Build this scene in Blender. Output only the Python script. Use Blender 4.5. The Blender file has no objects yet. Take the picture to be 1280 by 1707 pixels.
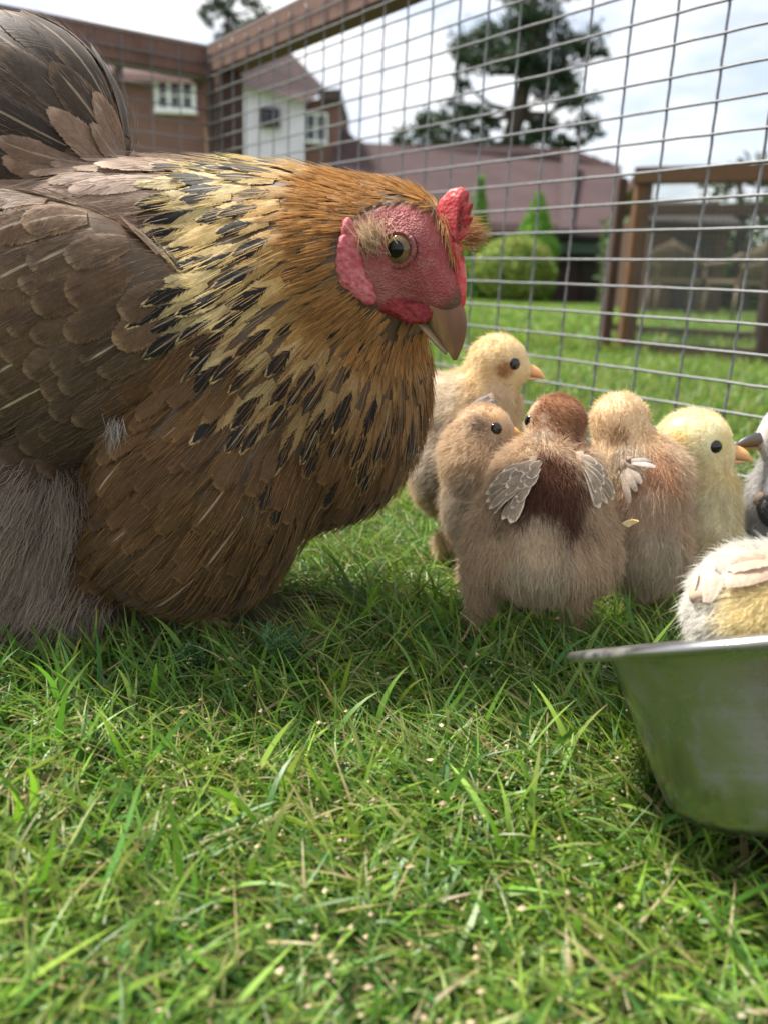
import bpy, bmesh, math, random
import numpy as np
from mathutils import Vector, Matrix, kdtree
R = math.radians
rng = np.random.default_rng(11)
random.seed(11)
scene = bpy.context.scene
COL = scene.collection

# ------------------------------------------------------------------ camera, sky, sun, exposure
FPX, PITCH, ROLL, CAMZ = 1381.4, R(15.8), R(2.28), 0.205
cp, sp, cr, sr = math.cos(PITCH), math.sin(PITCH), math.cos(ROLL), math.sin(ROLL)
Fv = Vector((0, cp, -sp)); U0 = Vector((0, sp, cp)); R0 = Vector((1, 0, 0))
Rv = R0 * cr + U0 * sr; Uv = U0 * cr - R0 * sr
cam_d = bpy.data.cameras.new('camera'); cam = bpy.data.objects.new('camera', cam_d); COL.objects.link(cam)
cam.matrix_world = Matrix.Translation((0, 0, CAMZ)) @ Matrix((Rv, Uv, -Fv)).transposed().to_4x4()
cam_d.sensor_fit = 'VERTICAL'; cam_d.sensor_height = 34.6; cam_d.sensor_width = 34.6; cam_d.lens = 28.0
cam_d.clip_start = 0.01; cam_d.clip_end = 500
cam_d.dof.use_dof = True; cam_d.dof.focus_distance = 0.415; cam_d.dof.aperture_fstop = 8.0
scene.camera = cam

def P(px, py, Y):
    """world point on the ray through photo pixel (1280x1707) at horizontal distance Y"""
    a, b = (px - 640) / FPX, (853.5 - py) / FPX
    d = Rv * a + Uv * b + Fv
    return Vector((0, 0, CAMZ)) + d * (Y / d.y)
def Q(p):
    d = Vector(p) - Vector((0, 0, CAMZ)); k = d.dot(Fv)
    return 640 + FPX * d.dot(Rv) / k, 853.5 - FPX * d.dot(Uv) / k

SUN_EL, SUN_AZ = R(58), R(-62)      # azimuth measured from +Y (view direction) towards +X
world = bpy.data.worlds.new('World'); scene.world = world; world.use_nodes = True
wn = world.node_tree.nodes; wl = world.node_tree.links; wn.clear()
def wnode(t, **k):
    n = wn.new(t)
    for a, b in k.items(): setattr(n, a, b)
    return n
sky = wnode('ShaderNodeTexSky', sky_type='NISHITA', sun_disc=False, sun_elevation=SUN_EL, sun_rotation=SUN_AZ, air_density=1.0, dust_density=2.0)
tc = wnode('ShaderNodeTexCoord')
mp = wnode('ShaderNodeMapping'); mp.inputs['Scale'].default_value = (1.5, 1.5, 4.2); mp.inputs['Location'].default_value = (0.4, 0.2, 0.3)
wl.new(tc.outputs['Generated'], mp.inputs['Vector'])
n1 = wnode('ShaderNodeTexNoise'); n1.inputs['Scale'].default_value = 3.0; n1.inputs['Detail'].default_value = 8; n1.inputs['Roughness'].default_value = 0.55
wl.new(mp.outputs[0], n1.inputs['Vector'])
r1 = wnode('ShaderNodeValToRGB'); r1.color_ramp.elements[0].position = 0.30; r1.color_ramp.elements[1].position = 0.56
r1.color_ramp.elements[0].color = (0.25, 0.25, 0.25, 1)
wl.new(n1.outputs[0], r1.inputs[0])
n2 = wnode('ShaderNodeTexNoise'); n2.inputs['Scale'].default_value = 5.5; n2.inputs['Detail'].default_value = 6
wl.new(mp.outputs[0], n2.inputs['Vector'])
r2 = wnode('ShaderNodeValToRGB'); r2.color_ramp.elements[0].position = 0.36; r2.color_ramp.elements[1].position = 0.62
r2.color_ramp.elements[0].color = (4.9, 5.15, 5.8, 1); r2.color_ramp.elements[1].color = (7.2, 7.2, 7.1, 1)
wl.new(n2.outputs[0], r2.inputs[0])
mx = wnode('ShaderNodeMix', data_type='RGBA')
wl.new(r1.outputs[0], mx.inputs[0]); wl.new(sky.outputs[0], mx.inputs[6]); wl.new(r2.outputs[0], mx.inputs[7])
bg = wnode('ShaderNodeBackground'); bg.inputs['Strength'].default_value = 0.1
wo = wnode('ShaderNodeOutputWorld'); wl.new(mx.outputs[2], bg.inputs[0]); wl.new(bg.outputs[0], wo.inputs[0])

sun_d = bpy.data.lights.new('sun', 'SUN'); sun_d.energy = 5.0; sun_d.angle = R(9); sun_d.color = (1.0, 0.95, 0.87)
sun = bpy.data.objects.new('sun', sun_d); COL.objects.link(sun)
sdir = Vector((math.sin(SUN_AZ) * math.cos(SUN_EL), math.cos(SUN_AZ) * math.cos(SUN_EL), math.sin(SUN_EL)))
sun.rotation_euler = sdir.to_track_quat('Z', 'Y').to_euler(); sun.location = sdir * 20
vs = scene.view_settings; vs.view_transform = 'Standard'; vs.look = 'None'; vs.gamma = 1; vs.exposure = 1.05; vs.use_curve_mapping = False
scene.cycles.max_bounces = 8; scene.cycles.transparent_max_bounces = 24; scene.cycles.transmission_bounces = 6
scene.cycles.use_denoising = True

# ------------------------------------------------------------------ helpers: objects
def link(name, data, parent=None):
    o = bpy.data.objects.new(name, data); COL.objects.link(o)
    if parent is not None: o.parent = parent
    return o
def empty(name, loc=(0, 0, 0), parent=None):
    o = link(name, None, parent); o.location = loc; o.empty_display_size = 0.02
    return o
def tag(o, label=None, cat=None, group=None, kind=None):
    if label: o['label'] = label
    if cat: o['category'] = cat
    if group: o['group'] = group
    if kind: o['kind'] = kind
    return o
def np_mesh(name, V, F, mat=None, smooth=True, attrs=None):
    """V (n,3); F (m,3|4) arrays or list of such"""
    V = np.asarray(V, np.float32)
    Fs = F if isinstance(F, list) else [F]
    Fs = [np.asarray(f, np.int32) for f in Fs if len(f)]
    me = bpy.data.meshes.new(name)
    me.vertices.add(len(V)); me.vertices.foreach_set('co', V.ravel())
    loops = np.concatenate([f.ravel() for f in Fs]); sizes = np.concatenate([np.full(len(f), f.shape[1], np.int32) for f in Fs])
    me.loops.add(len(loops)); me.loops.foreach_set('vertex_index', loops)
    me.polygons.add(len(sizes)); st = np.concatenate([[0], np.cumsum(sizes)[:-1]]).astype(np.int32)
    me.polygons.foreach_set('loop_start', st)
    me.polygons.foreach_set('use_smooth', np.full(len(sizes), smooth))
    for k, a in (attrs or {}).items():
        a = np.asarray(a, np.float32)
        if a.ndim == 1:
            at = me.attributes.new(k, 'FLOAT', 'POINT'); at.data.foreach_set('value', a)
        else:
            at = me.attributes.new(k, 'FLOAT_VECTOR', 'POINT'); at.data.foreach_set('vector', a.ravel())
    me.update(calc_edges=True)
    if mat: me.materials.append(mat)
    return me
class MB:
    """collects boxes, prisms, tubes; builds one mesh"""
    def __init__(s): s.v = []; s.f = []
    def poly(s, vs_, fs):
        b = len(s.v); s.v += [tuple(q) for q in vs_]; s.f += [tuple(b + i for i in f) for f in fs]; return s
    def box(s, c, d, M=None):
        c = Vector(c); x, y, z = d[0] / 2, d[1] / 2, d[2] / 2
        vs_ = [Vector(q) for q in ((-x, -y, -z), (x, -y, -z), (x, y, -z), (-x, y, -z), (-x, -y, z), (x, -y, z), (x, y, z), (-x, y, z))]
        vs_ = [c + ((M @ q) if M is not None else q) for q in vs_]
        return s.poly(vs_, [(0, 3, 2, 1), (4, 5, 6, 7), (0, 1, 5, 4), (1, 2, 6, 5), (2, 3, 7, 6), (3, 0, 4, 7)])
    def prism(s, front, off):
        n = len(front); off = Vector(off)
        vs_ = [Vector(q) for q in front] + [Vector(q) + off for q in front]
        return s.poly(vs_, [tuple(range(n)), tuple(range(2 * n - 1, n - 1, -1))] + [(i, i + n, (i + 1) % n + n, (i + 1) % n) for i in range(n)])
    def tube(s, pts, rad, k=8, cap=True):
        pts = [Vector(q) for q in pts]; n = len(pts)
        rad = [rad] * n if not hasattr(rad, '__len__') else rad
        b = len(s.v); up = Vector((0.123, 0.31, 0.94))
        for i, p in enumerate(pts):
            t = (pts[min(i + 1, n - 1)] - pts[max(i - 1, 0)]).normalized()
            a = t.cross(up)
            if a.length < 1e-3: a = t.cross(Vector((1, 0, 0)))
            a.normalize(); c = t.cross(a)
            for j in range(k):
                w = 2 * math.pi * j / k
                s.v.append(tuple(p + (a * math.cos(w) + c * math.sin(w)) * rad[i]))
        for i in range(n - 1):
            for j in range(k):
                s.f.append((b + i * k + j, b + i * k + (j + 1) % k, b + (i + 1) * k + (j + 1) % k, b + (i + 1) * k + j))
        if cap:
            s.f.append(tuple(b + j for j in range(k))[::-1]); s.f.append(tuple(b + (n - 1) * k + j for j in range(k)))
        return s
    def lathe(s, prof, seg=48, M=None):
        b = len(s.v); n = len(prof)
        for j in range(seg):
            w = 2 * math.pi * j / seg
            for r, z in prof:
                q = Vector((r * math.cos(w), r * math.sin(w), z)); s.v.append(tuple(M @ q if M is not None else q))
        for j in range(seg):
            for i in range(n - 1):
                s.f.append((b + j * n + i, b + ((j + 1) % seg) * n + i, b + ((j + 1) % seg) * n + i + 1, b + j * n + i + 1))
        return s
    def build(s, name, mat, parent=None, smooth=False, bevel=0):
        me = bpy.data.meshes.new(name); me.from_pydata(s.v, [], s.f); me.update()
        bm = bmesh.new(); bm.from_mesh(me); bmesh.ops.recalc_face_normals(bm, faces=bm.faces)
        if bevel: bmesh.ops.bevel(bm, geom=list(bm.edges), offset=bevel, segments=2, affect='EDGES', clamp_overlap=True)
        bm.to_mesh(me); bm.free()
        if smooth: me.polygons.foreach_set('use_smooth', [True] * len(me.polygons))
        me.materials.append(mat)
        return link(name, me, parent)

# ------------------------------------------------------------------ helpers: materials
class Mat:
    def __init__(s, name):
        s.m = bpy.data.materials.new(name); s.m.use_nodes = True
        s.t = s.m.node_tree; s.n = s.t.nodes; s.n.clear(); s.out = s.n.new('ShaderNodeOutputMaterial')
    def put(s, sock, v):
        if isinstance(v, bpy.types.NodeSocket): s.t.links.new(v, sock)
        elif v is not None:
            if sock.type == 'RGBA' and not hasattr(v, '__len__'): v = (v, v, v, 1)
            elif sock.type == 'RGBA' and len(v) == 3: v = (*v, 1)
            sock.default_value = v
    def node(s, t, ins=None, **kw):
        n = s.n.new('ShaderNode' + t)
        for k, v in kw.items(): setattr(n, k, v)
        for k, v in (ins or {}).items(): s.put(n.inputs[k], v)
        return n
    def math(s, op, a, b=None, c=None, clamp=False):
        n = s.node('Math', {0: a}, operation=op, use_clamp=clamp)
        if b is not None: s.put(n.inputs[1], b)
        if c is not None: s.put(n.inputs[2], c)
        return n.outputs[0]
    def step(s, x, a, b):
        return s.node('MapRange', {0: x, 1: a, 2: b}, interpolation_type='SMOOTHSTEP').outputs[0]
    def mix(s, f, a, b, mode='MIX'):
        n = s.node('Mix', {0: f, 6: a, 7: b}, data_type='RGBA', blend_type=mode); return n.outputs[2]
    def noise(s, vec, scale, detail=3, rough=0.5, dims='3D'):
        return s.node('TexNoise', {'Vector': vec, 'Scale': scale, 'Detail': detail, 'Roughness': rough}, noise_dimensions=dims).outputs[0]
    def coord(s, which='Object'): return s.node('TexCoord').outputs[which]
    def attr(s, name, kind='Vector'): return s.node('Attribute', attribute_name=name).outputs[kind]
    def xyz(s, v): return s.node('SeparateXYZ', {0: v}).outputs
    def comb(s, x, y, z): return s.node('CombineXYZ', {0: x, 1: y, 2: z}).outputs[0]
    def pbr(s, col, rough=0.6, metal=0, spec=0.5, normal=None, **kw):
        d = {'Base Color': col, 'Roughness': rough, 'Metallic': metal, 'Specular IOR Level': spec}
        if normal is not None: d['Normal'] = normal
        d.update(kw)
        return s.node('BsdfPrincipled', d).outputs[0]
    def bump(s, h, strength=0.5, dist=0.001):
        return s.node('Bump', {'Height': h, 'Strength': strength, 'Distance': dist}).outputs[0]
    def done(s, sh): s.t.links.new(sh, s.out.inputs[0]); return s.m

def m_simple(name, c1, c2=None, scale=10, rough=0.7, bump=0, bdist=0.002, spec=0.3, detail=5):
    m = Mat(name); co = m.coord()
    n = m.noise(co, scale, detail, 0.6)
    col = m.mix(m.step(n, 0.35, 0.65), c1, c2) if c2 else c1
    return m.done(m.pbr(col, rough, spec=spec, normal=m.bump(n, bump, bdist) if bump else None))

def m_wood(name, c1, c2, scale=1.0):
    m = Mat(name); co = m.coord()
    v = m.node('Mapping', {'Vector': co, 'Scale': (14 * scale, 14 * scale, 90 * scale)}).outputs[0]
    n = m.noise(v, 3, 6, 0.65); k = m.noise(co, 9 * scale, 3)
    col = m.mix(m.step(n, 0.3, 0.7), c1, c2); col = m.mix(m.step(k, 0.55, 0.75), col, (c1[0] * .6, c1[1] * .55, c1[2] * .5))
    return m.done(m.pbr(col, 0.75, spec=0.25, normal=m.bump(n, 0.5, 0.002)))

def m_brick(name, c1, c2, mortar, scale):
    m = Mat(name); co = m.coord()
    x, y, z = m.xyz(co)[:3]
    v = m.comb(m.math('ADD', x, y), z, 0.0)
    b = m.node('TexBrick', {'Vector': v, 'Color1': c1, 'Color2': c2, 'Mortar': mortar, 'Scale': scale, 'Mortar Size': 0.012, 'Bias': 0.0})
    n = m.noise(co, 1.3, 6); col = m.mix(m.math('MULTIPLY', m.step(n, 0.4, 0.7), 0.5), b.outputs[0], (c1[0] * .55, c1[1] * .6, c1[2] * .65))
    return m.done(m.pbr(col, 0.85, spec=0.2, normal=m.bump(b.outputs[1], -0.4, 0.01)))
def m_attr(name, rough=0.6, trans=0.0, spec=0.3, coat=0, attr='col'):
    m = Mat(name); c = m.attr(attr, 'Color')
    sh = m.pbr(c, rough, spec=spec)
    if trans:
        t = m.node('BsdfTranslucent', {'Color': m.mix(1.0, c, (1.0, 1.0, 0.6), 'MULTIPLY')}).outputs[0]
        sh = m.node('MixShader', {0: trans, 1: sh, 2: t}).outputs[0]
    return m.done(sh)
M = {}
M['wire'] = m_simple('galvanised_wire', (0.17, 0.173, 0.18), (0.115, 0.117, 0.122), 160, 0.42, 0.3, 0.0004, 0.6)
M['run_wood'] = m_wood('run_timber', (0.205, 0.122, 0.094), (0.145, 0.085, 0.066))
M['run_wood_dark'] = m_wood('run_timber_dark', (0.085, 0.05, 0.036), (0.055, 0.033, 0.025))
M['new_wood'] = m_wood('orange_timber', (0.15, 0.078, 0.040), (0.10, 0.052, 0.028))
M['brick_a'] = m_brick('house_brick', (0.185, 0.090, 0.078), (0.145, 0.072, 0.064), (0.20, 0.155, 0.14), 6)
M['brick_b'] = m_brick('outbuilding_brick', (0.072, 0.043, 0.042), (0.056, 0.035, 0.036), (0.075, 0.058, 0.056), 6)
M['tile_red'] = m_brick('red_roof_tile', (0.105, 0.060, 0.050), (0.080, 0.047, 0.041), (0.04, 0.025, 0.022), 4)
M['tile_dark'] = m_brick('dark_roof_tile', (0.085, 0.058, 0.056), (0.066, 0.046, 0.046), (0.03, 0.022, 0.022), 4)
M['render'] = m_simple('white_render', (0.64, 0.585, 0.70), (0.58, 0.53, 0.64), 3, 0.85)
M['paint'] = m_simple('white_paint', (0.78, 0.78, 0.78), (0.70, 0.70, 0.71), 6, 0.5)
M['pane'] = Mat('window_pane'); M['pane'] = M['pane'].done(M['pane'].pbr((0.02, 0.024, 0.028), 0.08, spec=0.6))
M['dark'] = m_simple('dark_timber', (0.022, 0.018, 0.016), (0.035, 0.028, 0.024), 5, 0.8)
M['green_paint'] = m_simple('green_paint', (0.06, 0.09, 0.065), (0.045, 0.07, 0.05), 5, 0.6)
M['leaf'] = m_attr('foliage', 0.6, 0.25, 0.2)
M['bark'] = m_simple('bark', (0.07, 0.055, 0.045), (0.035, 0.028, 0.024), 8, 0.9, 0.6, 0.02)
M['grass'] = m_attr('grass_blade', 0.42, 0.42, 0.4)
M['wicker'] = m_simple('wicker', (0.19, 0.14, 0.095), (0.13, 0.095, 0.065), 60, 0.7)

# ------------------------------------------------------------------ helpers: signed distance bodies
def rotm(yaw=0, pitch=0, roll=0):
    return np.array(Matrix.Rotation(yaw, 3, 'Z') @ Matrix.Rotation(-pitch, 3, 'Y') @ Matrix.Rotation(roll, 3, 'X'))
class Body:
    def __init__(s): s.e = []
    def add(s, c, r, rot=None, k=0.012):
        s.e.append((np.array(c, float), np.array(r, float), np.eye(3) if rot is None else np.asarray(rot, float), k)); return s
    def d(s, p):
        out = None
        for c, r, rot, k in s.e:
            q = (p - c) @ rot
            k0 = np.linalg.norm(q / r, axis=-1); k1 = np.linalg.norm(q / (r * r), axis=-1) + 1e-9
            e = k0 * (k0 - 1) / k1
            if out is None: out = e
            else:
                h = np.clip(0.5 + 0.5 * (out - e) / k, 0, 1)
                out = out * (1 - h) + e * h - k * h * (1 - h)
        return out
    def grad(s, p, h=4e-4):
        g = np.stack([s.d(p + np.eye(3)[i] * h) - s.d(p - np.eye(3)[i] * h) for i in range(3)], -1)
        return g / (np.linalg.norm(g, axis=-1, keepdims=True) + 1e-12)
    def snap(s, p, off=0.0, it=3):
        for _ in range(it):
            p = p - s.grad(p) * np.clip(s.d(p) - off, -0.01, 0.01)[..., None]
        return p
    def mesh(s, lo, hi, vox):
        lo = np.array(lo, float); hi = np.array(hi, float); n = np.ceil((hi - lo) / vox).astype(int) + 1
        ax = [lo[i] + vox * np.arange(n[i]) for i in range(3)]
        V = np.empty(n, np.float32)
        for i, x in enumerate(ax[0]):
            yy, zz = np.meshgrid(ax[1], ax[2], indexing='ij')
            V[i] = s.d(np.stack([np.full_like(yy, x), yy, zz], -1))
        I = V < 0; sh = tuple(n - 1)
        acc = np.zeros(sh + (3,)); cnt = np.zeros(sh)
        for a in range(3):
            for du in (0, 1):
                for dv in (0, 1):
                    o = [0, 0, 0]; o[(a + 1) % 3] = du; o[(a + 2) % 3] = dv
                    o2 = list(o); o2[a] = 1
                    sl = lambda q: tuple(slice(q[i], q[i] + sh[i]) for i in range(3))
                    A, B = V[sl(o)], V[sl(o2)]
                    c = (A < 0) != (B < 0); t = np.where(c, A / (A - B + 1e-12), 0)
                    pos = np.zeros(sh + (3,)); pos[..., :] = o; pos[..., a] = t
                    acc += pos * c[..., None]; cnt += c
        act = cnt > 0; idx = -np.ones(sh, int); idx[act] = np.arange(act.sum())
        verts = lo + vox * (np.argwhere(act) + acc[act] / cnt[act][:, None])
        quads = []
        for a in range(3):
            b, c = (a + 1) % 3, (a + 2) % 3
            s0 = [slice(1, -1)] * 3; s1 = [slice(1, -1)] * 3
            s0[a] = slice(0, -1); s1[a] = slice(1, None)
            A, B = I[tuple(s0)], I[tuple(s1)]
            for flip, m_ in ((False, A & ~B), (True, ~A & B)):
                w = np.argwhere(m_)
                if not len(w): continue
                g = w.copy(); g[:, b] += 1; g[:, c] += 1
                def at(db, dc):
                    q = g.copy(); q[:, b] -= db; q[:, c] -= dc
                    return idx[q[:, 0], q[:, 1], q[:, 2]]
                f = np.stack([at(1, 1), at(0, 1), at(0, 0), at(1, 0)], 1)
                if flip: f = f[:, ::-1]
                quads.append(f[(f >= 0).all(1)])
        verts = s.snap(verts, 0, 2)
        return verts, np.concatenate(quads)
def surf_points(V, F, n):
    T = np.concatenate([F[:, [0, 1, 2]], F[:, [0, 2, 3]]])
    a, b, c = V[T[:, 0]], V[T[:, 1]], V[T[:, 2]]
    w = np.linalg.norm(np.cross(b - a, c - a), axis=1); w /= w.sum()
    t = rng.choice(len(T), n, p=w); r = rng.random((n, 2)); fl = r.sum(1) > 1; r[fl] = 1 - r[fl]
    return a[t] + r[:, :1] * (b[t] - a[t]) + r[:, 1:] * (c[t] - a[t])
def thin(pts, rad):
    """greedy blue-noise thinning with a radius per point"""
    kd = kdtree.KDTree(len(pts))
    for i, p in enumerate(pts): kd.insert(p, i)
    kd.balance(); dead = np.zeros(len(pts), bool); keep = []
    for i in range(len(pts)):
        if dead[i]: continue
        keep.append(i)
        for _, j, _ in kd.find_range(pts[i], rad[i]): dead[j] = True
    return np.array(keep)
def norm(a): return a / (np.linalg.norm(a, axis=-1, keepdims=True) + 1e-12)
def tang(d, n): return norm(d - n * (d * n).sum(-1, keepdims=True))
def hair(name, pts, rad, col, mat, parent=None):
    """pts (N,S,3), rad (S,) or (N,S), col (N,3) or (N,S,3)"""
    N, S = pts.shape[:2]
    hc = bpy.data.hair_curves.new(name); hc.add_curves([S] * N)
    hc.position_data.foreach_set('vector', np.asarray(pts, np.float32).ravel())
    ra = hc.attributes.get('radius') or hc.attributes.new('radius', 'FLOAT', 'POINT')
    ra.data.foreach_set('value', np.broadcast_to(np.asarray(rad, np.float32), (N, S)).copy().ravel())
    if col.ndim == 2: col = np.repeat(col[:, None, :], S, 1)
    ca = hc.attributes.new('col', 'FLOAT_VECTOR', 'POINT'); ca.data.foreach_set('vector', np.asarray(col, np.float32).ravel())
    hc.materials.append(mat)
    return link(name, hc, parent)
def m_hair(name, trans=0.35):
    m = Mat(name); c = m.attr('col', 'Color')
    d = m.node('BsdfDiffuse', {'Color': c}).outputs[0]; t = m.node('BsdfTranslucent', {'Color': c}).outputs[0]
    g = m.node('BsdfGlossy', {'Color': (0.8, 0.8, 0.8, 1), 'Roughness': 0.5}).outputs[0]
    a = m.node('MixShader', {0: trans, 1: d, 2: t}).outputs[0]
    return m.done(m.node('MixShader', {0: 0.03, 1: a, 2: g}).outputs[0])
M['down'] = m_hair('down', 0.4)

# ------------------------------------------------------------------ ground
def gz(y): return -0.0075 * max(0.0, y - 0.8)
def gzn(y): return -0.0075 * np.maximum(0.0, y - 0.8)
m = Mat('lawn_soil'); co = m.coord()
n_a = m.noise(co, 2.2, 6); n_b = m.noise(co, 45, 5); n_c = m.noise(co, 400, 4)
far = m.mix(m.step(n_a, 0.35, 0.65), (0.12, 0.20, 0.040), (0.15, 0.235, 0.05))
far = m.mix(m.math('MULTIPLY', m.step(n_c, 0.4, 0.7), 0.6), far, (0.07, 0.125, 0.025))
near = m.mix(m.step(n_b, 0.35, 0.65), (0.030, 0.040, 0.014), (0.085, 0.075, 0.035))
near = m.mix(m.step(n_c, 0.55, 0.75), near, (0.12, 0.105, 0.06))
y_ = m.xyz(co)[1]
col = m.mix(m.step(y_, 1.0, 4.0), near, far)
M['lawn'] = m.done(m.pbr(col, 0.95, spec=0.1, normal=m.bump(n_c, 0.6, 0.01)))
ys = [-3, -1, 0, 0.8, 2, 4, 8, 16, 24, 60, 300]
V = [(x, y, gz(y)) for y in ys for x in (-200, -8, 0, 8, 200)]
F = [(r * 5 + c, r * 5 + c + 1, r * 5 + c + 6, r * 5 + c + 5) for r in range(len(ys) - 1) for c in range(4)]
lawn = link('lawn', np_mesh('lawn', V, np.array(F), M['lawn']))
tag(lawn, 'green mown lawn under the hen and stretching to the houses', 'lawn', kind='structure')

# ------------------------------------------------------------------ foliage helper
def leaf_quads(C, size, col, jit=0.25, flat=0.0):
    """C (N,3) centres -> leaf-shaped rhombs, random orientation"""
    N = len(C); a = norm(rng.normal(size=(N, 3)) * [1, 1, 1 - flat]); b = tang(rng.normal(size=(N, 3)), a)
    s = (size * (1 + jit * rng.normal(size=N)))[:, None]
    V = np.stack([C - a * s, C + b * s * 0.45, C + a * s, C - b * s * 0.45], 1).reshape(-1, 3)
    F = np.arange(4 * N).reshape(N, 4)
    c = np.repeat(col, 4, 0)
    return V, F, c
def foliage(name, C, size, col, parent, **k):
    V, F, c = leaf_quads(C, size, col, **k)
    return link(name, np_mesh(name, V, F, M['leaf'], False, {'col': c}), parent)
def vary(base, n, amt=0.25):
    return np.clip(np.array(base) * (1 + amt * rng.normal(size=(n, 1))) * (1 + 0.08 * rng.normal(size=(n, 3))), 0.004, 1)

# ------------------------------------------------------------------ houses
def Pb(x, y, Y): return P(x, y, Y)
def pix_prism(mb, pts, Y, depth):
    mb.prism([P(x, y, Y) for x, y in pts], (0, depth, 0)); return mb
def window(parent, x0, y0, x1, y1, Y, cols, dx=0.0, mat='paint', slope=0.0):
    """white casement proud of the wall; frame, panes"""
    a, b = P(x0, y0, Y), P(x1, y1, Y); cx = (a + b) / 2; w = abs(b.x - a.x); h = abs(a.z - b.z); t = w * 0.075
    Mx = Matrix.Identity(3)
    fr = MB()
    fr.box((cx.x, Y, cx.z + h / 2 - t / 2), (w, .10, t)); fr.box((cx.x, Y, cx.z - h / 2 + t / 2), (w, .10, t))
    for i in range(cols + 1): fr.box((cx.x - w / 2 + t / 2 + (w - t) * i / cols, Y, cx.z), (t, .098, h - 2 * t))
    o = fr.build('window', M[mat], parent)
    for i in range(cols):
        px = cx.x - w / 2 + t / 2 + (w - t) * (i + .5) / cols
        pa = MB(); pa.box((px, Y + .03, cx.z), ((w - t) / cols - t, .02, h - 2 * t)); pa.build('pane', M['pane'], o)
        ba = MB(); ba.box((px, Y + .01, cx.z), ((w - t) / cols - t, .03, t * .4)); ba.build('glazing_bar', M[mat], o)
    si = MB(); si.box((cx.x, Y - .04, cx.z - h / 2 - t * .4), (w * 1.08, .18, t * .8)); si.build('sill', M[mat], o)
    return o
# brick house on the left
bh = empty('brick_house', P(250, 480, 18.0)); bh_inv = bh.location.copy()
def ch(o): 
    o.location = -bh_inv; return o
YH = 18.0
ch(pix_prism(MB(), [(60, 128), (345, 140), (345, 482), (60, 470)], YH, 5).build('wall', M['brick_a'], bh))
rf = MB(); e0, e1, r0, r1 = P(50, 128, YH - .25), P(352, 141, YH - .25), P(150, 70, YH + 2.2), P(352, 92, YH + 2.2)
rf.prism([e0, e1, r1, P(215, 77, YH + 2.2), r0], (0, .12, .16)); ch(rf.build('roof', M['tile_red'], bh))
ch(pix_prism(MB(), [(318, 92), (345, 94), (345, 133), (318, 131)], YH - .3, .5).build('dormer_cheek', M['tile_red'], bh))
vg = MB(); vg.prism([P(203, 80, YH - .27), P(213, 76, YH - .27), P(200, 131, YH - .27), P(184, 130, YH - .27)], (0, .05, 0)); ch(vg.build('roof_valley', M['tile_dark'], bh))
for w_ in (window(bh, 259, 131, 327, 187, YH - .06, 3), window(bh, 240, 262, 300, 318, YH - .06, 3)): ch(w_)
tag(bh, 'red brick house with white casement window behind the left run panel', 'house')
# white gabled house
wh = empty('white_gabled_house', P(450, 480, 17.0)); bh_inv = wh.location.copy(); YW = 17.0
ch(pix_prism(MB(), [(388, 140), (450, 150), (508, 168), (508, 482), (388, 478)], YW, 5).build('wall', M['render'], wh))
rf = MB(); rf.prism([P(380, 142, YW - .3), P(396, 84, YW + .2), P(452, 58, YW + 1.2), P(540, 152, YW + .3), P(512, 172, YW - .3), P(450, 152, YW - .3)], (0, .35, .12)); ch(rf.build('roof', M['tile_dark'], wh))
ch(pix_prism(MB(), [(386, 72), (402, 70), (402, 100), (386, 100)], YW + .1, .4).build('chimney', M['brick_a'], wh))
ch(pix_prism(MB(), [(508, 168), (566, 160), (566, 482), (508, 482)], YW + .15, 4).build('brick_wing', M['brick_a'], wh))
ch(pix_prism(MB(), [(532, 150), (568, 148), (568, 166), (532, 168)], YW - .1, 3).build('parapet', M['tile_dark'], wh))
for w_ in (window(wh, 435, 180, 466, 211, YW - .05, 2, mat='dark'), window(wh, 509, 188, 546, 238, YW + .1, 2)): ch(w_)
tag(wh, 'white rendered gabled house with dark tiled roof behind the hen', 'house')
# long low outbuilding with tiled roof
ob = empty('low_outbuilding', P(850, 500, 15.5)); bh_inv = ob.location.copy(); YO = 15.5
ch(pix_prism(MB(), [(560, 372), (1075, 392), (1075, 512), (560, 492)], YO, 5).build('wall', M['brick_b'], ob))
rf = MB(); rf.prism([P(540, 372, YO - .4), P(562, 214, YO + 2.3), P(600, 249, YO + 2.3), P(640, 251, YO + 2.3), P(900, 256, YO + 2.3), P(960, 262, YO + 2.3), P(1030, 288, YO + 2.2), P(1090, 398, YO - .4), P(900, 388, YO - .4)], (0, .10, .14)); ch(rf.build('roof', M['brick_b'], ob))
gv = MB(); gv.prism([P(936, 262, YO + 2.1), P(958, 262, YO + 2.1), P(952, 388, YO - .45), P(930, 388, YO - .45)], (0, -.05, .06)); ch(gv.build('roof_hip', M['tile_dark'], ob))
ch(pix_prism(MB(), [(772, 384), (1012, 392), (1012, 400), (772, 392)], YO - .42, .1).build('gutter', M['dark'], ob))
ch(pix_prism(MB(), [(905, 402), (1012, 404), (1012, 424), (905, 422)], YO - .3, .25).build('awning', M['green_paint'], ob))
ch(pix_prism(MB(), [(776, 398), (905, 400), (905, 502), (776, 500)], YO - .05, .1).build('door', M['dark'], ob))
ch(pix_prism(MB(), [(968, 424), (1040, 426), (1040, 508), (968, 506)], YO - .06, .1).build('door', M['dark'], ob))
tag(ob, 'long low brick outbuilding with dark doorways beyond the lawn', 'outbuilding')

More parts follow.
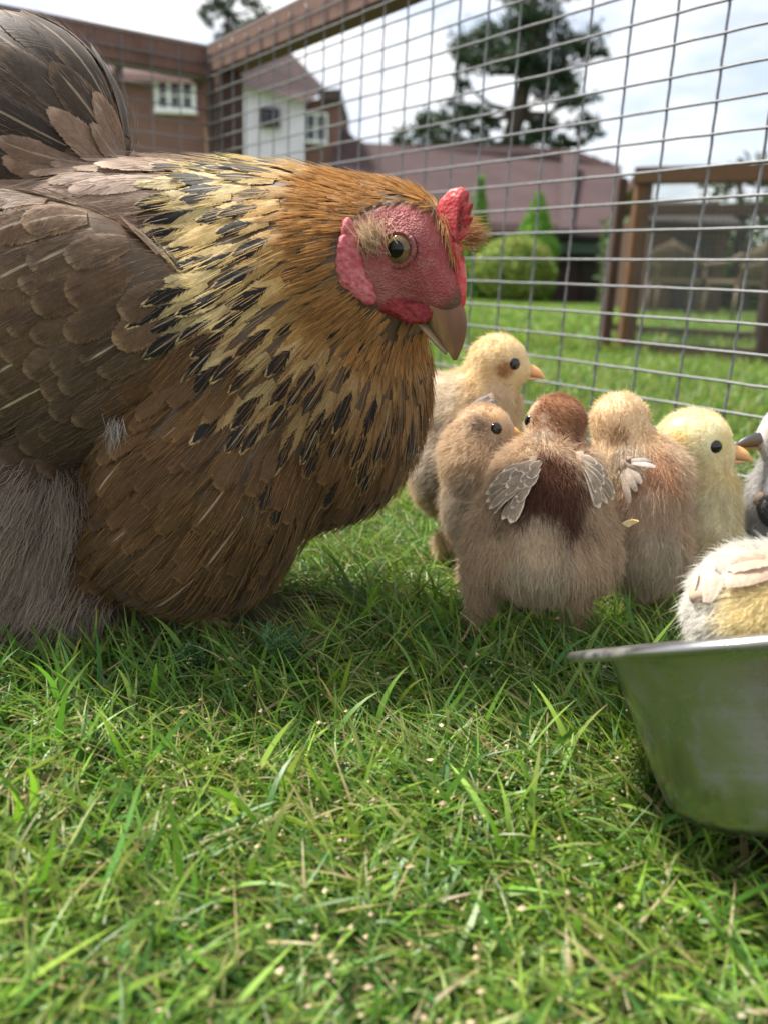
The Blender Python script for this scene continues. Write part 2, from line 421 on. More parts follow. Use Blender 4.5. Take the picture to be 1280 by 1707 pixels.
# ------------------------------------------------------------------ trees and bushes
def tree(name, label, trunk, clumps, Y, leafN, leaf, col, trunk_r, group='trees behind the houses'):
    base = P(*trunk[0], Y); base.z = gz(Y)
    t = empty(name, base); mb = MB()
    pts = [base] + [P(x, y, Y) for x, y in trunk[1:]]
    n = len(pts); mb.tube([p - base for p in pts], [trunk_r * (1 - .75 * i / (n - 1)) for i in range(n)], 8)
    C, cc = [], []
    for (x, y, rx, ry) in clumps:
        q = P(x, y, Y); sc = Y * cp / FPX; rx, ry = rx * sc, ry * sc
        q.y += random.uniform(-1, 1) * rx
        tp = min(pts[1:], key=lambda p: (p - q).length + max(0, p.z - q.z) * .5)
        mid = (tp + q) / 2 + Vector((0, 0, -.1 * (tp - q).length))
        mb.tube([tp - base, mid - base, q - base], [trunk_r * .3, trunk_r * .18, trunk_r * .06], 6)
        k = max(20, int(leafN * rx * ry))
        sub = norm(rng.normal(size=(9, 3))) * rng.random((9, 1)) ** .5 * .8
        w = sub[rng.integers(0, 9, k)] + rng.normal(size=(k, 3)) * .19
        C.append(np.array(q - base) + w * [rx, rx * .8, ry]); cc.append(vary(col, k, .35) * rng.uniform(.75, 1.3))
    mb.build('trunk', M['bark'], t, True)
    foliage('crown', np.concatenate(C), leaf, np.concatenate(cc), t)
    return tag(t, label, 'tree', group)
tree('tall_pine_tree', 'tall dark pine with open crown above the outbuilding roof', [(845, 500), (845, 255), (862, 190), (878, 120), (885, 50), (890, -40)],
     [(800, 70, 60, 40), (860, 40, 70, 36), (905, 20, 60, 40), (950, 70, 50, 34), (985, 85, 30, 18), (1005, 88, 14, 10), (830, 110, 55, 34), (900, 110, 60, 30), (945, 130, 45, 26), (860, -30, 60, 40), (920, -30, 60, 40),
      (765, 100, 26, 26), (770, 140, 14, 26), (770, 185, 55, 26), (725, 200, 48, 26), (695, 222, 40, 24), (665, 240, 30, 16), (755, 225, 55, 22), (800, 205, 40, 24), (720, 245, 60, 14),
      (900, 160, 50, 22), (955, 175, 40, 22), (905, 205, 50, 22), (960, 215, 35, 20), (985, 225, 18, 12), (890, 240, 60, 18), (940, 245, 40, 14), (870, 80, 60, 40), (800, 240, 40, 16)],
     30.0, 900, 0.10, (0.030, 0.052, 0.028), 0.42)
tree('hedge_tree', 'round green tree top peeping over the far end of the roof', [(1010, 500), (1012, 300), (1014, 270)], [(1000, 275, 24, 10), (1022, 280, 18, 8), (985, 268, 16, 8)], 24.0, 900, .08, (0.05, 0.085, 0.03), .15)
tree('hazy_tree', 'grey green tree top above the corner of the run', [(380, 480), (382, 200), (378, 20)], [(372, 8, 34, 22), (352, 26, 26, 16), (400, -8, 36, 22), (350, -20, 34, 18), (395, 34, 30, 20), (372, 50, 30, 18), (420, 10, 30, 18)], 34.0, 420, .12, (0.055, 0.075, 0.055), .3)
tree('garden_tree', 'leafy tree seen through the second run at the right edge', [(1235, 500), (1235, 360), (1232, 300)],
     [(1205, 300, 40, 26), (1250, 290, 40, 30), (1285, 310, 36, 36), (1230, 340, 44, 30), (1275, 370, 40, 36), (1195, 345, 30, 22), (1310, 280, 40, 40), (1240, 390, 40, 30)], 12.0, 1600, .055, (0.060, 0.10, 0.030), .12)
def cone_bush(name, label, x, ytop, ybase, halfw, Y, col, n, shape):
    top, base = P(x, ytop, Y), P(x, ybase, Y); base.z = gz(Y); h = top.z - base.z; r = halfw * Y * cp / FPX
    t = empty(name, base); MB().tube([(0, 0, 0), (0, 0, h * .5), (0, 0, h * .9)], [r * .18, r * .12, r * .03], 6).build('trunk', M['bark'], t, True)
    u = rng.random(n); ang = rng.random(n) * 2 * math.pi; k = np.sqrt(rng.random(n)) * .35 + .68
    if shape == 'cone': rad = np.minimum(1, (1 - u) * 1.9 + .06) * (.78 + .22 * np.minimum(1, u * 6)); z = u * h
    else: th = np.arccos(1 - 1.85 * u); rad = np.sin(th); z = h * (.5 - .5 * np.cos(th)) if False else h * (1 + np.cos(th)) / 2
    rad = rad * k * r * (1 + .08 * np.sin(ang * 5 + z * 9))
    C = np.stack([rad * np.cos(ang), rad * np.sin(ang), z], 1)
    foliage('crown', C, .045 * Y / 14, vary(col, n, .25), t)
    tag(t, label, 'bush', 'clipped shrubs by the outbuilding')
hg = empty('hedge', P(1250, 500, 13.5)); hg.location.z = gz(13.5)
n = 9000; C = np.stack([rng.uniform(-2.4, 4.0, n), rng.uniform(-.35, .35, n), rng.uniform(.02, 1.25, n) * (1 + .1 * np.sin(rng.uniform(0, 60, n)))], 1)
foliage('leaves', C, .055, vary((.07, .12, .035), n, .3), hg); MB().box((.8, .25, .5), (6.2, .3, 1.0)).build('twigs', M['bark'], hg)
tag(hg, 'long dark green hedge behind the second run', 'hedge')
cone_bush('conifer', 'narrow clipped conifer just behind the hen comb', 788, 296, 500, 20, 14.6, (0.16, 0.32, 0.06), 5000, 'cone')
cone_bush('conifer', 'broad clipped conifer behind the round golden bush', 884, 322, 500, 36, 14.8, (0.18, 0.36, 0.06), 7000, 'cone')
cone_bush('round_bush', 'round golden green bush in front of the outbuilding', 852, 394, 505, 64, 14.0, (0.25, 0.31, 0.085), 9000, 'ball')

# ------------------------------------------------------------------ the wire run the birds stand in
run = empty('wire_run', (0, 0, 0))
tag(run, 'wire mesh chicken run with brown timber frame around the birds', 'chicken run')
EYE = Vector((0, 0, CAMZ))
O0 = Vector((0.28354, 0.69875, CAMZ + 0.02439)); DC = Vector((-0.02788, 0.03975, 0)); ROW = 0.0245
KC = 26.0
for kk in np.arange(15, 45, .25):
    q = O0 + DC * kk; q.z = 0.55
    if Q(q)[0] < 346: KC = kk; break
corner = O0 + DC * KC; corner.z = 0
DL = Vector((-DC.y, DC.x, 0)) * -1.0
DL = Vector((-0.819, -0.574, 0)) * DC.length
ztop = P(343, 72, corner.y).z
jmin = -int((O0.z - 0.006) / ROW); jmax = int((ztop - .0 - O0.z) / ROW)
def wavy(a, b, step, n_out, amp):
    L = (b - a).length; n = max(2, int(L / step * 2) + 1); out = []
    ph = random.random() * 6
    for i in range(n):
        t = i / (n - 1); w = math.sin(t * 9 + ph) * amp * 1.1 + (amp * .9 if i % 2 else -amp * .3) + random.gauss(0, amp * .25)
        out.append(a.lerp(b, t) + n_out * w + Vector((0, 0, math.sin(t * 7 + ph * 2) * amp * .8 + random.gauss(0, amp * .2))))
    return out
for (org, D, k0, k1) in ((O0, DC, -5, KC), (corner + Vector((0, 0, O0.z)), DL, 0, 22)):
    nrm = Vector((-D.y, D.x, 0)).normalized()
    if nrm.dot(EYE - corner) < 0: nrm = -nrm
    k = math.ceil(k0)
    while k <= k1:
        a = org + D * k; a.z = 0.0 + gz(a.y); b = a.copy(); b.z = ztop - .012
        pts = wavy(a, b, ROW, nrm, .0006)
        MB().tube(pts, .00118, 6).build('vertical_wire', M['wire'], run, True); k += 1
    for j in range(jmin, jmax + 1):
        a = org + D * k0; b = org + D * k1; a.z = b.z = O0.z + j * ROW
        a += nrm * .0023; b += nrm * .0023
        MB().tube(wavy(a, b, D.length, nrm, .0007), .00118, 6).build('horizontal_wire', M['wire'], run, True)
def timber(name, a, b, w, h, mat, off=(0, 0, 0)):
    a, b = Vector(a) + Vector(off), Vector(b) + Vector(off); d = (b - a); L = d.length; d.normalize()
    z = Vector((0, 0, 1)) if abs(d.z) < .9 else DC.normalized()
    s_ = d.cross(z).normalized(); z = s_.cross(d)
    Mx = Matrix((s_, z, d)).transposed()
    mb = MB(); mb.box((0, 0, 0), (w, h, L)); o = mb.build(name, mat, run, bevel=.002)
    o.matrix_local = Matrix.Translation((a + b) / 2) @ Mx.to_4x4(); return o
nR = Vector((DC.y, -DC.x, 0)).normalized(); nR = -nR if nR.dot(EYE - corner) > 0 else nR     # outward normals
nL = Vector((DL.y, -DL.x, 0)).normalized(); nL = -nL if nL.dot(EYE - corner) > 0 else nL
uR, uL = DC.normalized(), DL.normalized()
timber('top_rail', corner + uR * .03 + Vector((0, 0, ztop - .024)), O0 - DC * 5.5 + Vector((0, 0, ztop - .024 - O0.z)), .042, .048, M['run_wood'], nR * .024)
timber('top_rail', corner + nR * .05 + Vector((0, 0, ztop - .026)), corner + uL * 1.2 + Vector((0, 0, ztop - .026)), .042, .050, M['run_wood'], nL * .024)
timber('corner_post', corner + Vector((0, 0, -.02)), corner + Vector((0, 0, ztop - .050)), .044, .034, M['run_wood_dark'], nR * .024 - uR * .034)
timber('batten', corner + Vector((0, 0, -.02)), corner + Vector((0, 0, ztop - .051)), .012, .016, M['new_wood'], nL * .0 + uL * .006 + nR * .010)
timber('bottom_rail', corner + Vector((0, 0, .012)), O0 - DC * 5.5 + Vector((0, 0, .012 - O0.z)), .03, .022, M['run_wood_dark'], nR * .024)
timber('bottom_rail', corner + nR * .05 + Vector((0, 0, .012)), corner + uL * 1.2 + Vector((0, 0, .012)), .03, .022, M['run_wood_dark'], nL * .024)
timber('brace', corner + uL * .62 + Vector((0, 0, 0)), corner + uL * .62 + Vector((0, 0, ztop - .053)), .034, .05, M['run_wood_dark'], nL * .024)

# ------------------------------------------------------------------ second run on the lawn
r2o = P(1040, 590, 2.9); r2o.z = gz(2.9); run2 = empty('second_wire_run', r2o)
tag(run2, 'second timber and wire run standing farther out on the lawn', 'chicken run')
def bar(name, a, b, w, d, mat):
    a, b = Vector(a) - r2o, Vector(b) - r2o; t = (b - a); L = t.length; t.normalize()
    up = Vector((0, 0, 1)) if abs(t.z) < .9 else Vector((1, 0, 0)); s_ = t.cross(up).normalized(); u_ = s_.cross(t)
    mb = MB(); mb.box((0, 0, 0), (w, d, L)); o = mb.build(name, mat, run2, bevel=.003)
    o.matrix_local = Matrix.Translation((a + b) / 2) @ Matrix((s_, u_, t)).transposed().to_4x4(); return o
A0 = P(1040, 588, 2.9); A0.z = gz(2.9); A1 = P(1056, 288, 2.9); A1.x = A0.x + .035; ht = A1.z - A0.z
B0 = Vector((P(1420, 600, 2.6).x, 2.55, gz(2.6))); B1 = B0 + Vector((0, 0, ht))
bar('post', A0, A0 + Vector((0, 0, ht - .035)), .055, .05, M['new_wood']); bar('post', A0 + Vector((-.055, .06, 0)), A0 + Vector((-.055, .06, ht * .98)), .04, .03, M['run_wood_dark'])
bar('top_rail', A0 + Vector((-.03, 0, ht - .01)), B1 + Vector((0, 0, -.01)), .05, .05, M['new_wood'])
bar('bottom_rail', A0 + Vector((.03, 0, .02)), B0 + Vector((0, 0, .02)), .04, .045, M['new_wood'])
pm = A0.lerp(B0, .62); bar('post', pm, pm + Vector((0, 0, ht - .035)), .05, .05, M['run_wood_dark'])
bk = Vector((.25, 1.3, 0)); A2, B2 = A0 + bk, B0 + bk
for e_ in (B0, B2): bar('post', e_, e_ + Vector((0, 0, ht - .035)), .05, .05, M['run_wood_dark'])
bar('top_rail', B0 + Vector((0, .03, ht - .012)), B2 + Vector((0, 0, ht - .012)), .045, .045, M['run_wood_dark'])
bar('top_rail', A2 + Vector((0, 0, ht - .01)), B2 + Vector((0, 0, ht - .01)), .05, .045, M['run_wood_dark'])
bar('top_rail', A0 + Vector((0, .03, ht - .012)), A2 + Vector((0, 0, ht - .012)), .045, .045, M['run_wood_dark'])
bar('post', A2, A2 + Vector((0, 0, ht - .035)), .05, .05, M['run_wood_dark'])
bar('bottom_rail', A2 + Vector((0, 0, .02)), B2 + Vector((0, 0, .02)), .04, .045, M['run_wood_dark'])
wm = MB(); dd = (B0 - A0); nn = int(dd.length / .016)
for i in range(nn): q = A0 + dd * (i / nn) - r2o + Vector((0, -.03, 0)); wm.tube([q, q + Vector((0, 0, ht))], .0009, 4, False)
for j in range(int(ht / .016)): q = A0 - r2o + Vector((0, -.032, j * .016)); wm.tube([q, q + dd], .0009, 4, False)
tag(wm.build('wire_mesh', M['wire'], run2), kind='stuff')
# things beyond the second run
sh = empty('dark_shed', P(1140, 470, 10.5)); sh.location.z = gz(10.5)
MB().box((0, .8, .55), (.95, 1.5, 1.1)).build('wall', M['run_wood_dark'], sh)
MB().prism([(-.56, -.1, 1.0), (.56, -.1, 1.0), (.56, .9, 1.32), (-.56, .9, 1.32)], (0, 0, .05)).build('roof', M['dark'], sh)
MB().box((.1, .03, .45), (.45, .04, .85)).build('door', M['dark'], sh)
tag(sh, 'dark timber shed seen through the second run', 'shed')
def wicker_chair(name, label, px, Y, yaw):
    c = P(px, 500, Y); c.z = gz(Y); t = empty(name, c); t.rotation_euler = (0, 0, yaw)
    for sx in (-1, 1):
        for sy in (-1, 1): MB().tube([(sx * .22, sy * .2, 0), (sx * .2, sy * .18, .34)], .018, 6).build('leg', M['wicker'], t, True)
        a = MB(); a.tube([(sx * .24, -.22, .34), (sx * .25, -.2, .5), (sx * .25, .1, .53), (sx * .22, .22, .6)], .025, 6); a.build('arm', M['wicker'], t, True)
    MB().box((0, 0, .35), (.46, .42, .06)).build('seat', M['wicker'], t, bevel=.02)
    for i in range(9):
        w = -.2 + .05 * i; MB().tube([(w, .2, .36), (w * 1.1, .27, .6), (w * .9, .29, .74 - abs(w) * .5)], .011, 5).build('slat', M['wicker'], t, True)
    tag(t, label, 'chair', 'wicker garden chairs')
wicker_chair('wicker_chair', 'left wicker garden chair seen through the second run', 1120, 9.0, 2.6)
wicker_chair('wicker_chair', 'right wicker garden chair seen through the second run', 1225, 8.4, 3.6)

# ------------------------------------------------------------------ grass
def blades(pos, L, W, az, el0, bend, twist, S, col, tipcol=None, curl=0.0):
    N = len(pos); t = np.linspace(0, 1, S + 1)
    d = np.stack([np.cos(az), np.sin(az), np.zeros(N)], 1); sd = np.stack([-np.sin(az), np.cos(az), np.zeros(N)], 1)
    p = pos.copy(); rows = []
    wprof = np.minimum(1, .55 + 1.6 * t) * np.clip(1 - t ** 2.6, 0.03, 1)
    for i in range(S + 1):
        el = el0 - bend * t[i] ** 1.3
        tn = d * np.cos(el)[:, None] + np.array([0, 0, 1.0]) * np.sin(el)[:, None] + sd * (curl * (t[i] - .3))[:, None] if np.ndim(curl) else d * np.cos(el)[:, None] + np.array([0, 0, 1.0]) * np.sin(el)[:, None]
        tn = norm(tn); up = norm(np.cross(tn, sd)); tw = twist * t[i]
        wv = sd * np.cos(tw)[:, None] + up * np.sin(tw)[:, None]
        hw = (W * wprof[i] * .5)[:, None]
        rows.append(p - wv * hw); rows.append(p + wv * hw)
        if i < S:
            p = p + tn * (L / S)[:, None]; fl = gzn(p[:, 1]) + .0015; p[:, 2] = np.maximum(p[:, 2], fl)
    V = np.stack(rows, 1).reshape(-1, 3); K = 2 * (S + 1)
    b = (np.arange(N) * K)[:, None]
    F = np.concatenate([b + np.array([[2 * i, 2 * i + 1, 2 * i + 3, 2 * i + 2]]) for i in range(S)])
    c0 = col[:, None, :] * np.ones((1, K, 1)); tt = np.repeat(t, 2)[None, :, None]
    if tipcol is not None: c0 = c0 * (1 - tt ** 3) + tipcol[:, None, :] * tt ** 3
    c0 = c0 * (1 - tt) * .0 + c0
    return V, F, c0.reshape(-1, 3)
def scatter(n, y0, y1, pad, power=1.0):
    y = y0 + (y1 - y0) * rng.random(n) ** power
    x = (rng.random(n) * 2 - 1) * (y * .47 + pad)
    return np.stack([x, y, gzn(y)], 1)
BOWL_C = np.array([0.152, 0.258]); HEN_C = np.array([-.10, .47])
def clear(p, m_=1.0):
    k = ((p[:, 0] - BOWL_C[0]) / .034) ** 2 + ((p[:, 1] - BOWL_C[1] - .016) / .026) ** 2 > 1
    k &= ((p[:, 0] - HEN_C[0]) / .085) ** 2 + ((p[:, 1] - HEN_C[1]) / .055) ** 2 > 1
    return k
GREEN = [(0.098, 0.225, 0.024), (0.140, 0.290, 0.034), (0.060, 0.155, 0.022), (0.205, 0.335, 0.052), (0.066, 0.180, 0.042), (0.165, 0.275, 0.055)]
def gcol(n, sat=1.0):
    c = np.array(GREEN)[rng.integers(0, len(GREEN), n)] * (1 + .22 * rng.normal(size=(n, 1)))
    return np.clip(c, .01, .6)
def patch(p, f=18):
    return np.sin(p[:, 0] * f + 1.3 * np.sin(p[:, 1] * f * .7)) * np.sin(p[:, 1] * f * 1.2 + np.sin(p[:, 0] * f * .6 + 2))
def grass_set(n, y0, y1, pad, Lr, Wr, el, bend, S, dry=0.05, power=1.0, colmul=1.0, azc=None, azs=1.0):
    p = scatter(n, y0, y1, pad, power); p = p[clear(p)]; n = len(p)
    pt = patch(p)
    L = rng.uniform(*Lr, n) * (1 + .18 * pt); W = rng.uniform(*Wr, n)
    az = rng.random(n) * 2 * math.pi
    if azc is not None:
        k = rng.random(n) < .55; az[k] = azc + rng.normal(size=k.sum()) * azs
    e0 = rng.uniform(*el, n); be = rng.uniform(*bend, n); tw = rng.normal(size=n) * 1.1
    pl = (.5 + .5 * patch(p, 31))[:, None]; c = gcol(n) * colmul * (np.array([.80, .88, .9]) * (1 - pl) + np.array([1.2, 1.08, .95]) * pl); tip = c * [1.25, 1.1, 1.0]
    d = rng.random(n) < dry
    c[d] = np.array([.42, .34, .17]) * rng.uniform(.5, 1.1, (d.sum(), 1)); tip[d] = c[d] * 1.1
    yt = rng.random(n) < .28; tip[yt] = np.array([.38, .33, .12])
    return blades(p, L, W, az, e0, be, tw, S, c, tip, rng.normal(size=n) * .5)
def join(parts):
    V, F, C, o = [], [], [], 0
    for v, f, c in parts: V.append(v); F.append(f + o); C.append(c); o += len(v)
    return np.concatenate(V), np.concatenate(F), np.concatenate(C)
parts = [
    grass_set(40000, .28, .74, .24, (.024, .050), (.0008, .0014), (R(8), R(65)), (R(10), R(80)), 6, .08, .85, 1.0, R(150), .7),       # fine fescue
    grass_set(21000, .10, .34, .17, (.020, .044), (.0009, .0017), (R(4), R(50)), (R(5), R(65)), 6, .10, .9, 1.0, R(170), 1.0),
    grass_set(8600, .10, .42, .17, (.020, .044), (.0017, .0030), (R(3), R(45)), (R(5), R(60)), 7, .06, .9, 1.12, R(20), 1.2),          # broad blades
    grass_set(32000, .10, .64, .20, (.012, .028), (.0010, .0019), (R(0), R(35)), (R(0), R(40)), 4, .18, .8, .9),                       # low thatch
    grass_set(700, .20, .50, .14, (.030, .050), (.0022, .0036), (R(50), R(80)), (R(5), R(50)), 7, .02, .8, 1.25),                      # upright broad blades
    grass_set(13500, .10, .62, .17, (.010, .036), (.0006, .0013), (R(0), R(28)), (R(-10), R(35)), 4, .95, .8),                          # straw
]
V, F, C = join(parts)
tag(link('grass', np_mesh('grass', V, F, M['grass'], True, {'col': C})), 'short lawn grass with dry straw around the hen, chicks and bowl', 'grass', kind='stuff')
parts = [grass_set(42000, .68, 3.0, .3, (.022, .04), (.0016, .0030), (R(45), R(85)), (R(10), R(60)), 3, .04, 1.3, .95),
         grass_set(52000, 2.8, 16, .8, (.03, .05), (.005, .010), (R(50), R(88)), (R(5), R(40)), 2, .03, 1.4, .80)]
V, F, C = join(parts)
tag(link('distant_grass', np_mesh('distant_grass', V, F, M['grass'], True, {'col': C})), 'bright mown grass beyond the wire run', 'grass', kind='stuff')
# a feathery yarrow sprig
def yarrow(name, label, px, py, Y, h):
    b = P(px, py, Y); b.z = 0; t = empty(name, b); random.seed(int(px))
    mb = MB()
    for s_ in range(7):
        a = random.uniform(0, 6.28); lean = random.uniform(.15, .6); L = h * random.uniform(.7, 1.1)
        pts = [Vector((math.cos(a) * lean * L * u, math.sin(a) * lean * L * u, L * u * (1 - .25 * u * lean))) for u in [i / 10 for i in range(11)]]
        mb.tube(pts, [.0007 - .0004 * i / 10 for i in range(11)], 4)
        for i in range(2, 11):
            for sd in (-1, 1):
                d = Vector((-math.sin(a) * sd, math.cos(a) * sd, .5)).normalized(); l = .006 * (1.2 - i / 12)
                q = pts[i]; e = q + d * l; mb.tube([q, e], [.0006, .0003], 3)
                for w in (.4, .75):
                    f_ = q.lerp(e, w); mb.tube([f_, f_ + Vector((random.gauss(0, .0022), random.gauss(0, .0022), .0022))], [.0005, .0003], 3)
    mb.build('leaf', M['yarrow'], t)
    tag(t, label, 'weed', 'yarrow sprigs in the lawn')
M['yarrow'] = m_simple('yarrow', (0.075, 0.16, 0.055), (0.05, 0.11, 0.04), 200, .6)
yarrow('yarrow_sprig', 'feathery yarrow sprig beside the hen breast', 480, 1020, .395, .035)
yarrow('yarrow_sprig', 'feathery yarrow sprig in the shade under the hen', 320, 1050, .385, .022)
yarrow('yarrow_sprig', 'low feathery yarrow in the bright foreground grass', 165, 1190, .31, .016)

# feed crumbs scattered in the lawn
n = 420; p = scatter(n, .14, .42, -.02, .9); p = p[clear(p)]; n = len(p)
s_ = rng.uniform(.0005, .0014, n); p[:, 2] += rng.uniform(.004, .020, n)
ico = np.array([(-1, -.3, 0), (1, .2, 0), (0, -1, .3), (.2, 1, -.2), (0, .1, .8), (0, 0, -.8)])
fi = np.array([(0, 2, 4), (2, 1, 4), (1, 3, 4), (3, 0, 4), (2, 0, 5), (1, 2, 5), (3, 1, 5), (0, 3, 5)])
V = (p[:, None, :] + (ico[None] * (1 + .35 * rng.normal(size=(n, 6, 3)))) * s_[:, None, None]).reshape(-1, 3)
F = (np.arange(n)[:, None, None] * 6 + fi[None]).reshape(-1, 3)
C = np.repeat(np.array([.52, .40, .25]) * rng.uniform(.6, 1.2, (n, 1)), 6, 0)
M['crumb'] = m_attr('feed_crumb', .8)
tag(link('feed_crumbs', np_mesh('feed_crumbs', V, F, M['crumb'], False, {'col': C})), 'pale crumbs of chick feed scattered through the grass', 'feed', kind='stuff')

# ------------------------------------------------------------------ steel bowl
m = Mat('dull_steel'); co = m.coord()
g = m.noise(co, 18, 6, .6); g2 = m.noise(co, 260, 3); st = m.node('Mapping', {'Vector': co, 'Scale': (3, 3, 200)}).outputs[0]
br = m.noise(st, 4, 3)
dirt = m.step(m.noise(co, 70, 7, .7), .50, .70)
colr = m.mix(m.math('MULTIPLY', dirt, .7), (.36, .36, .355), (.17, .158, .13))
rough = m.math('ADD', m.math('MULTIPLY', m.step(g, .35, .7), .26), .20)
metal = m.math('SUBTRACT', .96, m.math('MULTIPLY', dirt, .6))
M['steel'] = m.done(m.pbr(colr, rough, metal, normal=m.bump(m.math('ADD', br, m.math('MULTIPLY', g, 1.5)), .12, .001)))
bowl = empty('steel_bowl', (BOWL_C[0] + .006, BOWL_C[1], .027))
bowl.rotation_euler = (R(-26), R(-8.5), 0)
prof = [(0, -.001), (.036, -.001), (.0455, .0005), (.0500, .005), (.0530, .016), (.0575, .036), (.0618, .0555), (.0640, .0605), (.069, .0616), (.0740, .0612), (.0775, .0600), (.0790, .0608), (.0793, .0622), (.0780, .0638), (.074, .0640), (.069, .0642), (.0630, .0632), (.0602, .0580), (.0562, .038), (.0518, .018), (.0485, .007), (.044, .0025), (.036, .0015), (0, .0015)]
bo = MB().lathe(prof[:9] + prof[15:], 96).build('basin', M['steel'], bowl, True)
MB().lathe(prof[8:16] + [prof[8]], 96).build('rolled_rim', M['steel'], bowl, True)
tag(bowl, 'dull stainless steel feeding bowl tipped on the grass at the right edge', 'bowl')
# ------------------------------------------------------------------ feathers (hen and chick wings)
m = Mat('feather')
u, v, rn = m.xyz(m.attr('fp'))[:3]; dk, fray, shaft = m.xyz(m.attr('fk'))[:3]
c1, c2 = m.attr('c1', 'Color'), m.attr('c2', 'Color')
au = m.math('ABSOLUTE', u); sg = m.math('GREATER_THAN', u, 0.0)
rs = m.math('MULTIPLY', rn, 97.0)
bx = m.math('SUBTRACT', m.math('MULTIPLY', v, 34.0), m.math('MULTIPLY', au, 9.0))
s1 = m.noise(m.comb(bx, m.math('ADD', rs, m.math('MULTIPLY', sg, 11.0)), m.math('MULTIPLY', au, .8)), 1.0, 2, .6)
bx2 = m.math('SUBTRACT', m.math('MULTIPLY', v, 70.0), m.math('MULTIPLY', au, 16.0))
s2 = m.noise(m.comb(bx2, m.math('ADD', rs, m.math('MULTIPLY', sg, 5.0)), m.math('MULTIPLY', au, .6)), 1.0, 2, .6)
prof = m.math('MINIMUM', m.math('MULTIPLY', m.math('SUBTRACT', v, .22), 1.5), m.math('MULTIPLY', m.math('SUBTRACT', .965, v), 3.0))
prof = m.math('MINIMUM', prof, .74)
dm = m.math('ADD', m.math('SUBTRACT', m.math('MULTIPLY', prof, dk), au), m.math('MULTIPLY', m.math('SUBTRACT', s1, .5), .75))
dm = m.math('MULTIPLY', m.step(dm, -.02, .10), m.step(dk, .02, .25))
ed = m.math('MAXIMUM', m.math('POWER', au, 2.0), m.step(v, .74, 1.0))
em = m.step(m.math('ADD', ed, m.math('MULTIPLY', m.math('SUBTRACT', s1, .5), .55)), .30, .80)
col = m.mix(em, c2, c1)
pos = m.coord('Object'); ver = m.noise(pos, 420, 3, .6); blot = m.noise(pos, 60, 3, .6)
col = m.mix(1.0, col, m.comb(*[m.math('ADD', .62, m.math('MULTIPLY', ver, .76))] * 3), 'MULTIPLY')
col = m.mix(1.0, col, m.comb(*[m.math('ADD', .70, m.math('MULTIPLY', s1, .60))] * 3), 'MULTIPLY')
col = m.mix(m.math('MULTIPLY', m.step(blot, .45, .7), .35), col, m.mix(1.0, col, (.62, .52, .45), 'MULTIPLY'))
col = m.mix(dm, col, (.012, .010, .009))
sm = m.math('MULTIPLY', m.math('MULTIPLY', m.step(au, .085, .035), m.step(v, .93, .7)), shaft)
col = m.mix(sm, col, (.58, .47, .33))
keep = m.math('LESS_THAN', au, m.math('SUBTRACT', 1.0, m.math('MULTIPLY', m.math('MULTIPLY', fray, s2), m.math('ADD', .35, m.math('MULTIPLY', v, .9)))))
keep = m.math('MULTIPLY', keep, m.math('LESS_THAN', v, m.math('SUBTRACT', 1.0, m.math('MULTIPLY', m.math('MULTIPLY', fray, s1), .22))))
hgt = m.math('ADD', m.math('MULTIPLY', s1, .7), m.math('MULTIPLY', s2, .5))
sh = m.pbr(col, .62, spec=.22, normal=m.bump(hgt, .55, .0006), **{'Sheen Weight': .15, 'Sheen Roughness': .5})
tl = m.node('BsdfTranslucent', {'Color': col}).outputs[0]; sh = m.node('MixShader', {0: .18, 1: sh, 2: tl}).outputs[0]
sh = m.node('MixShader', {0: keep, 1: m.node('BsdfTransparent').outputs[0], 2: sh}).outputs[0]
M['feather'] = m.done(sh)

def fprofile(kind, v):
    if kind == 'hackle':
        return np.maximum((.5 + .5 * np.minimum(1, v / .35)) * (1 - np.clip((v - .40) / .60, 0, 1) ** 1.7) ** .85, .03)
    if kind == 'long':
        return np.maximum((.55 + .45 * np.minimum(1, v / .3)) * (1 - np.clip((v - .55) / .45, 0, 1) ** 2.2) ** .7, .04)
    return np.maximum((.45 + .55 * np.minimum(1, v / .45)) * (1 - np.clip((v - .55) / .45, 0, 1) ** 2.4) ** .5, .05)
def feather_arrays(body, p0, d0, L, W, kind, lift, base=.0006, S=8, flow=None, free=0.0, camber=.10):
    """feathers that follow the body's surface; returns pts (N,S+1,5,3), fp (N,S+1,5,2)"""
    N = len(p0); U = np.array([-1, -.55, 0, .55, 1.0]); vs_ = np.linspace(0, 1, S + 1)
    p = body.snap(p0, base, 3); n = body.grad(p); d = tang(d0, n); out = []
    w = fprofile(kind, vs_)
    for i, v in enumerate(vs_):
        side = np.cross(n, d)
        hw = (W * .5 * w[i])[:, None]
        row = [p + side * hw * uu - n * (camber * uu * uu * W * w[i])[:, None] for uu in U]
        out.append(np.stack(row, 1))
        if i == S: break
        step = (L / S)[:, None]
        if flow is not None: d = tang(.7 * d + .3 * tang(flow(p), n), n)
        q = p + d * step
        off = base + lift * vs_[i + 1]
        if v >= 1 - free:
            p = q
        else:
            q = body.snap(q, 0, 2); n2 = body.grad(q); p = q + n2 * np.reshape(off, (-1, 1)); n = norm(n * .35 + n2 * .65); d = tang(d, n)
    pts = np.stack(out, 1)
    fp = np.zeros((N, S + 1, 5, 2)); fp[..., 0] = U; fp[..., 1] = vs_[None, :, None]
    return pts, fp
def feather_faces(S):
    return np.array([[i * 5 + j, i * 5 + j + 1, (i + 1) * 5 + j + 1, (i + 1) * 5 + j] for i in range(S) for j in range(4)])
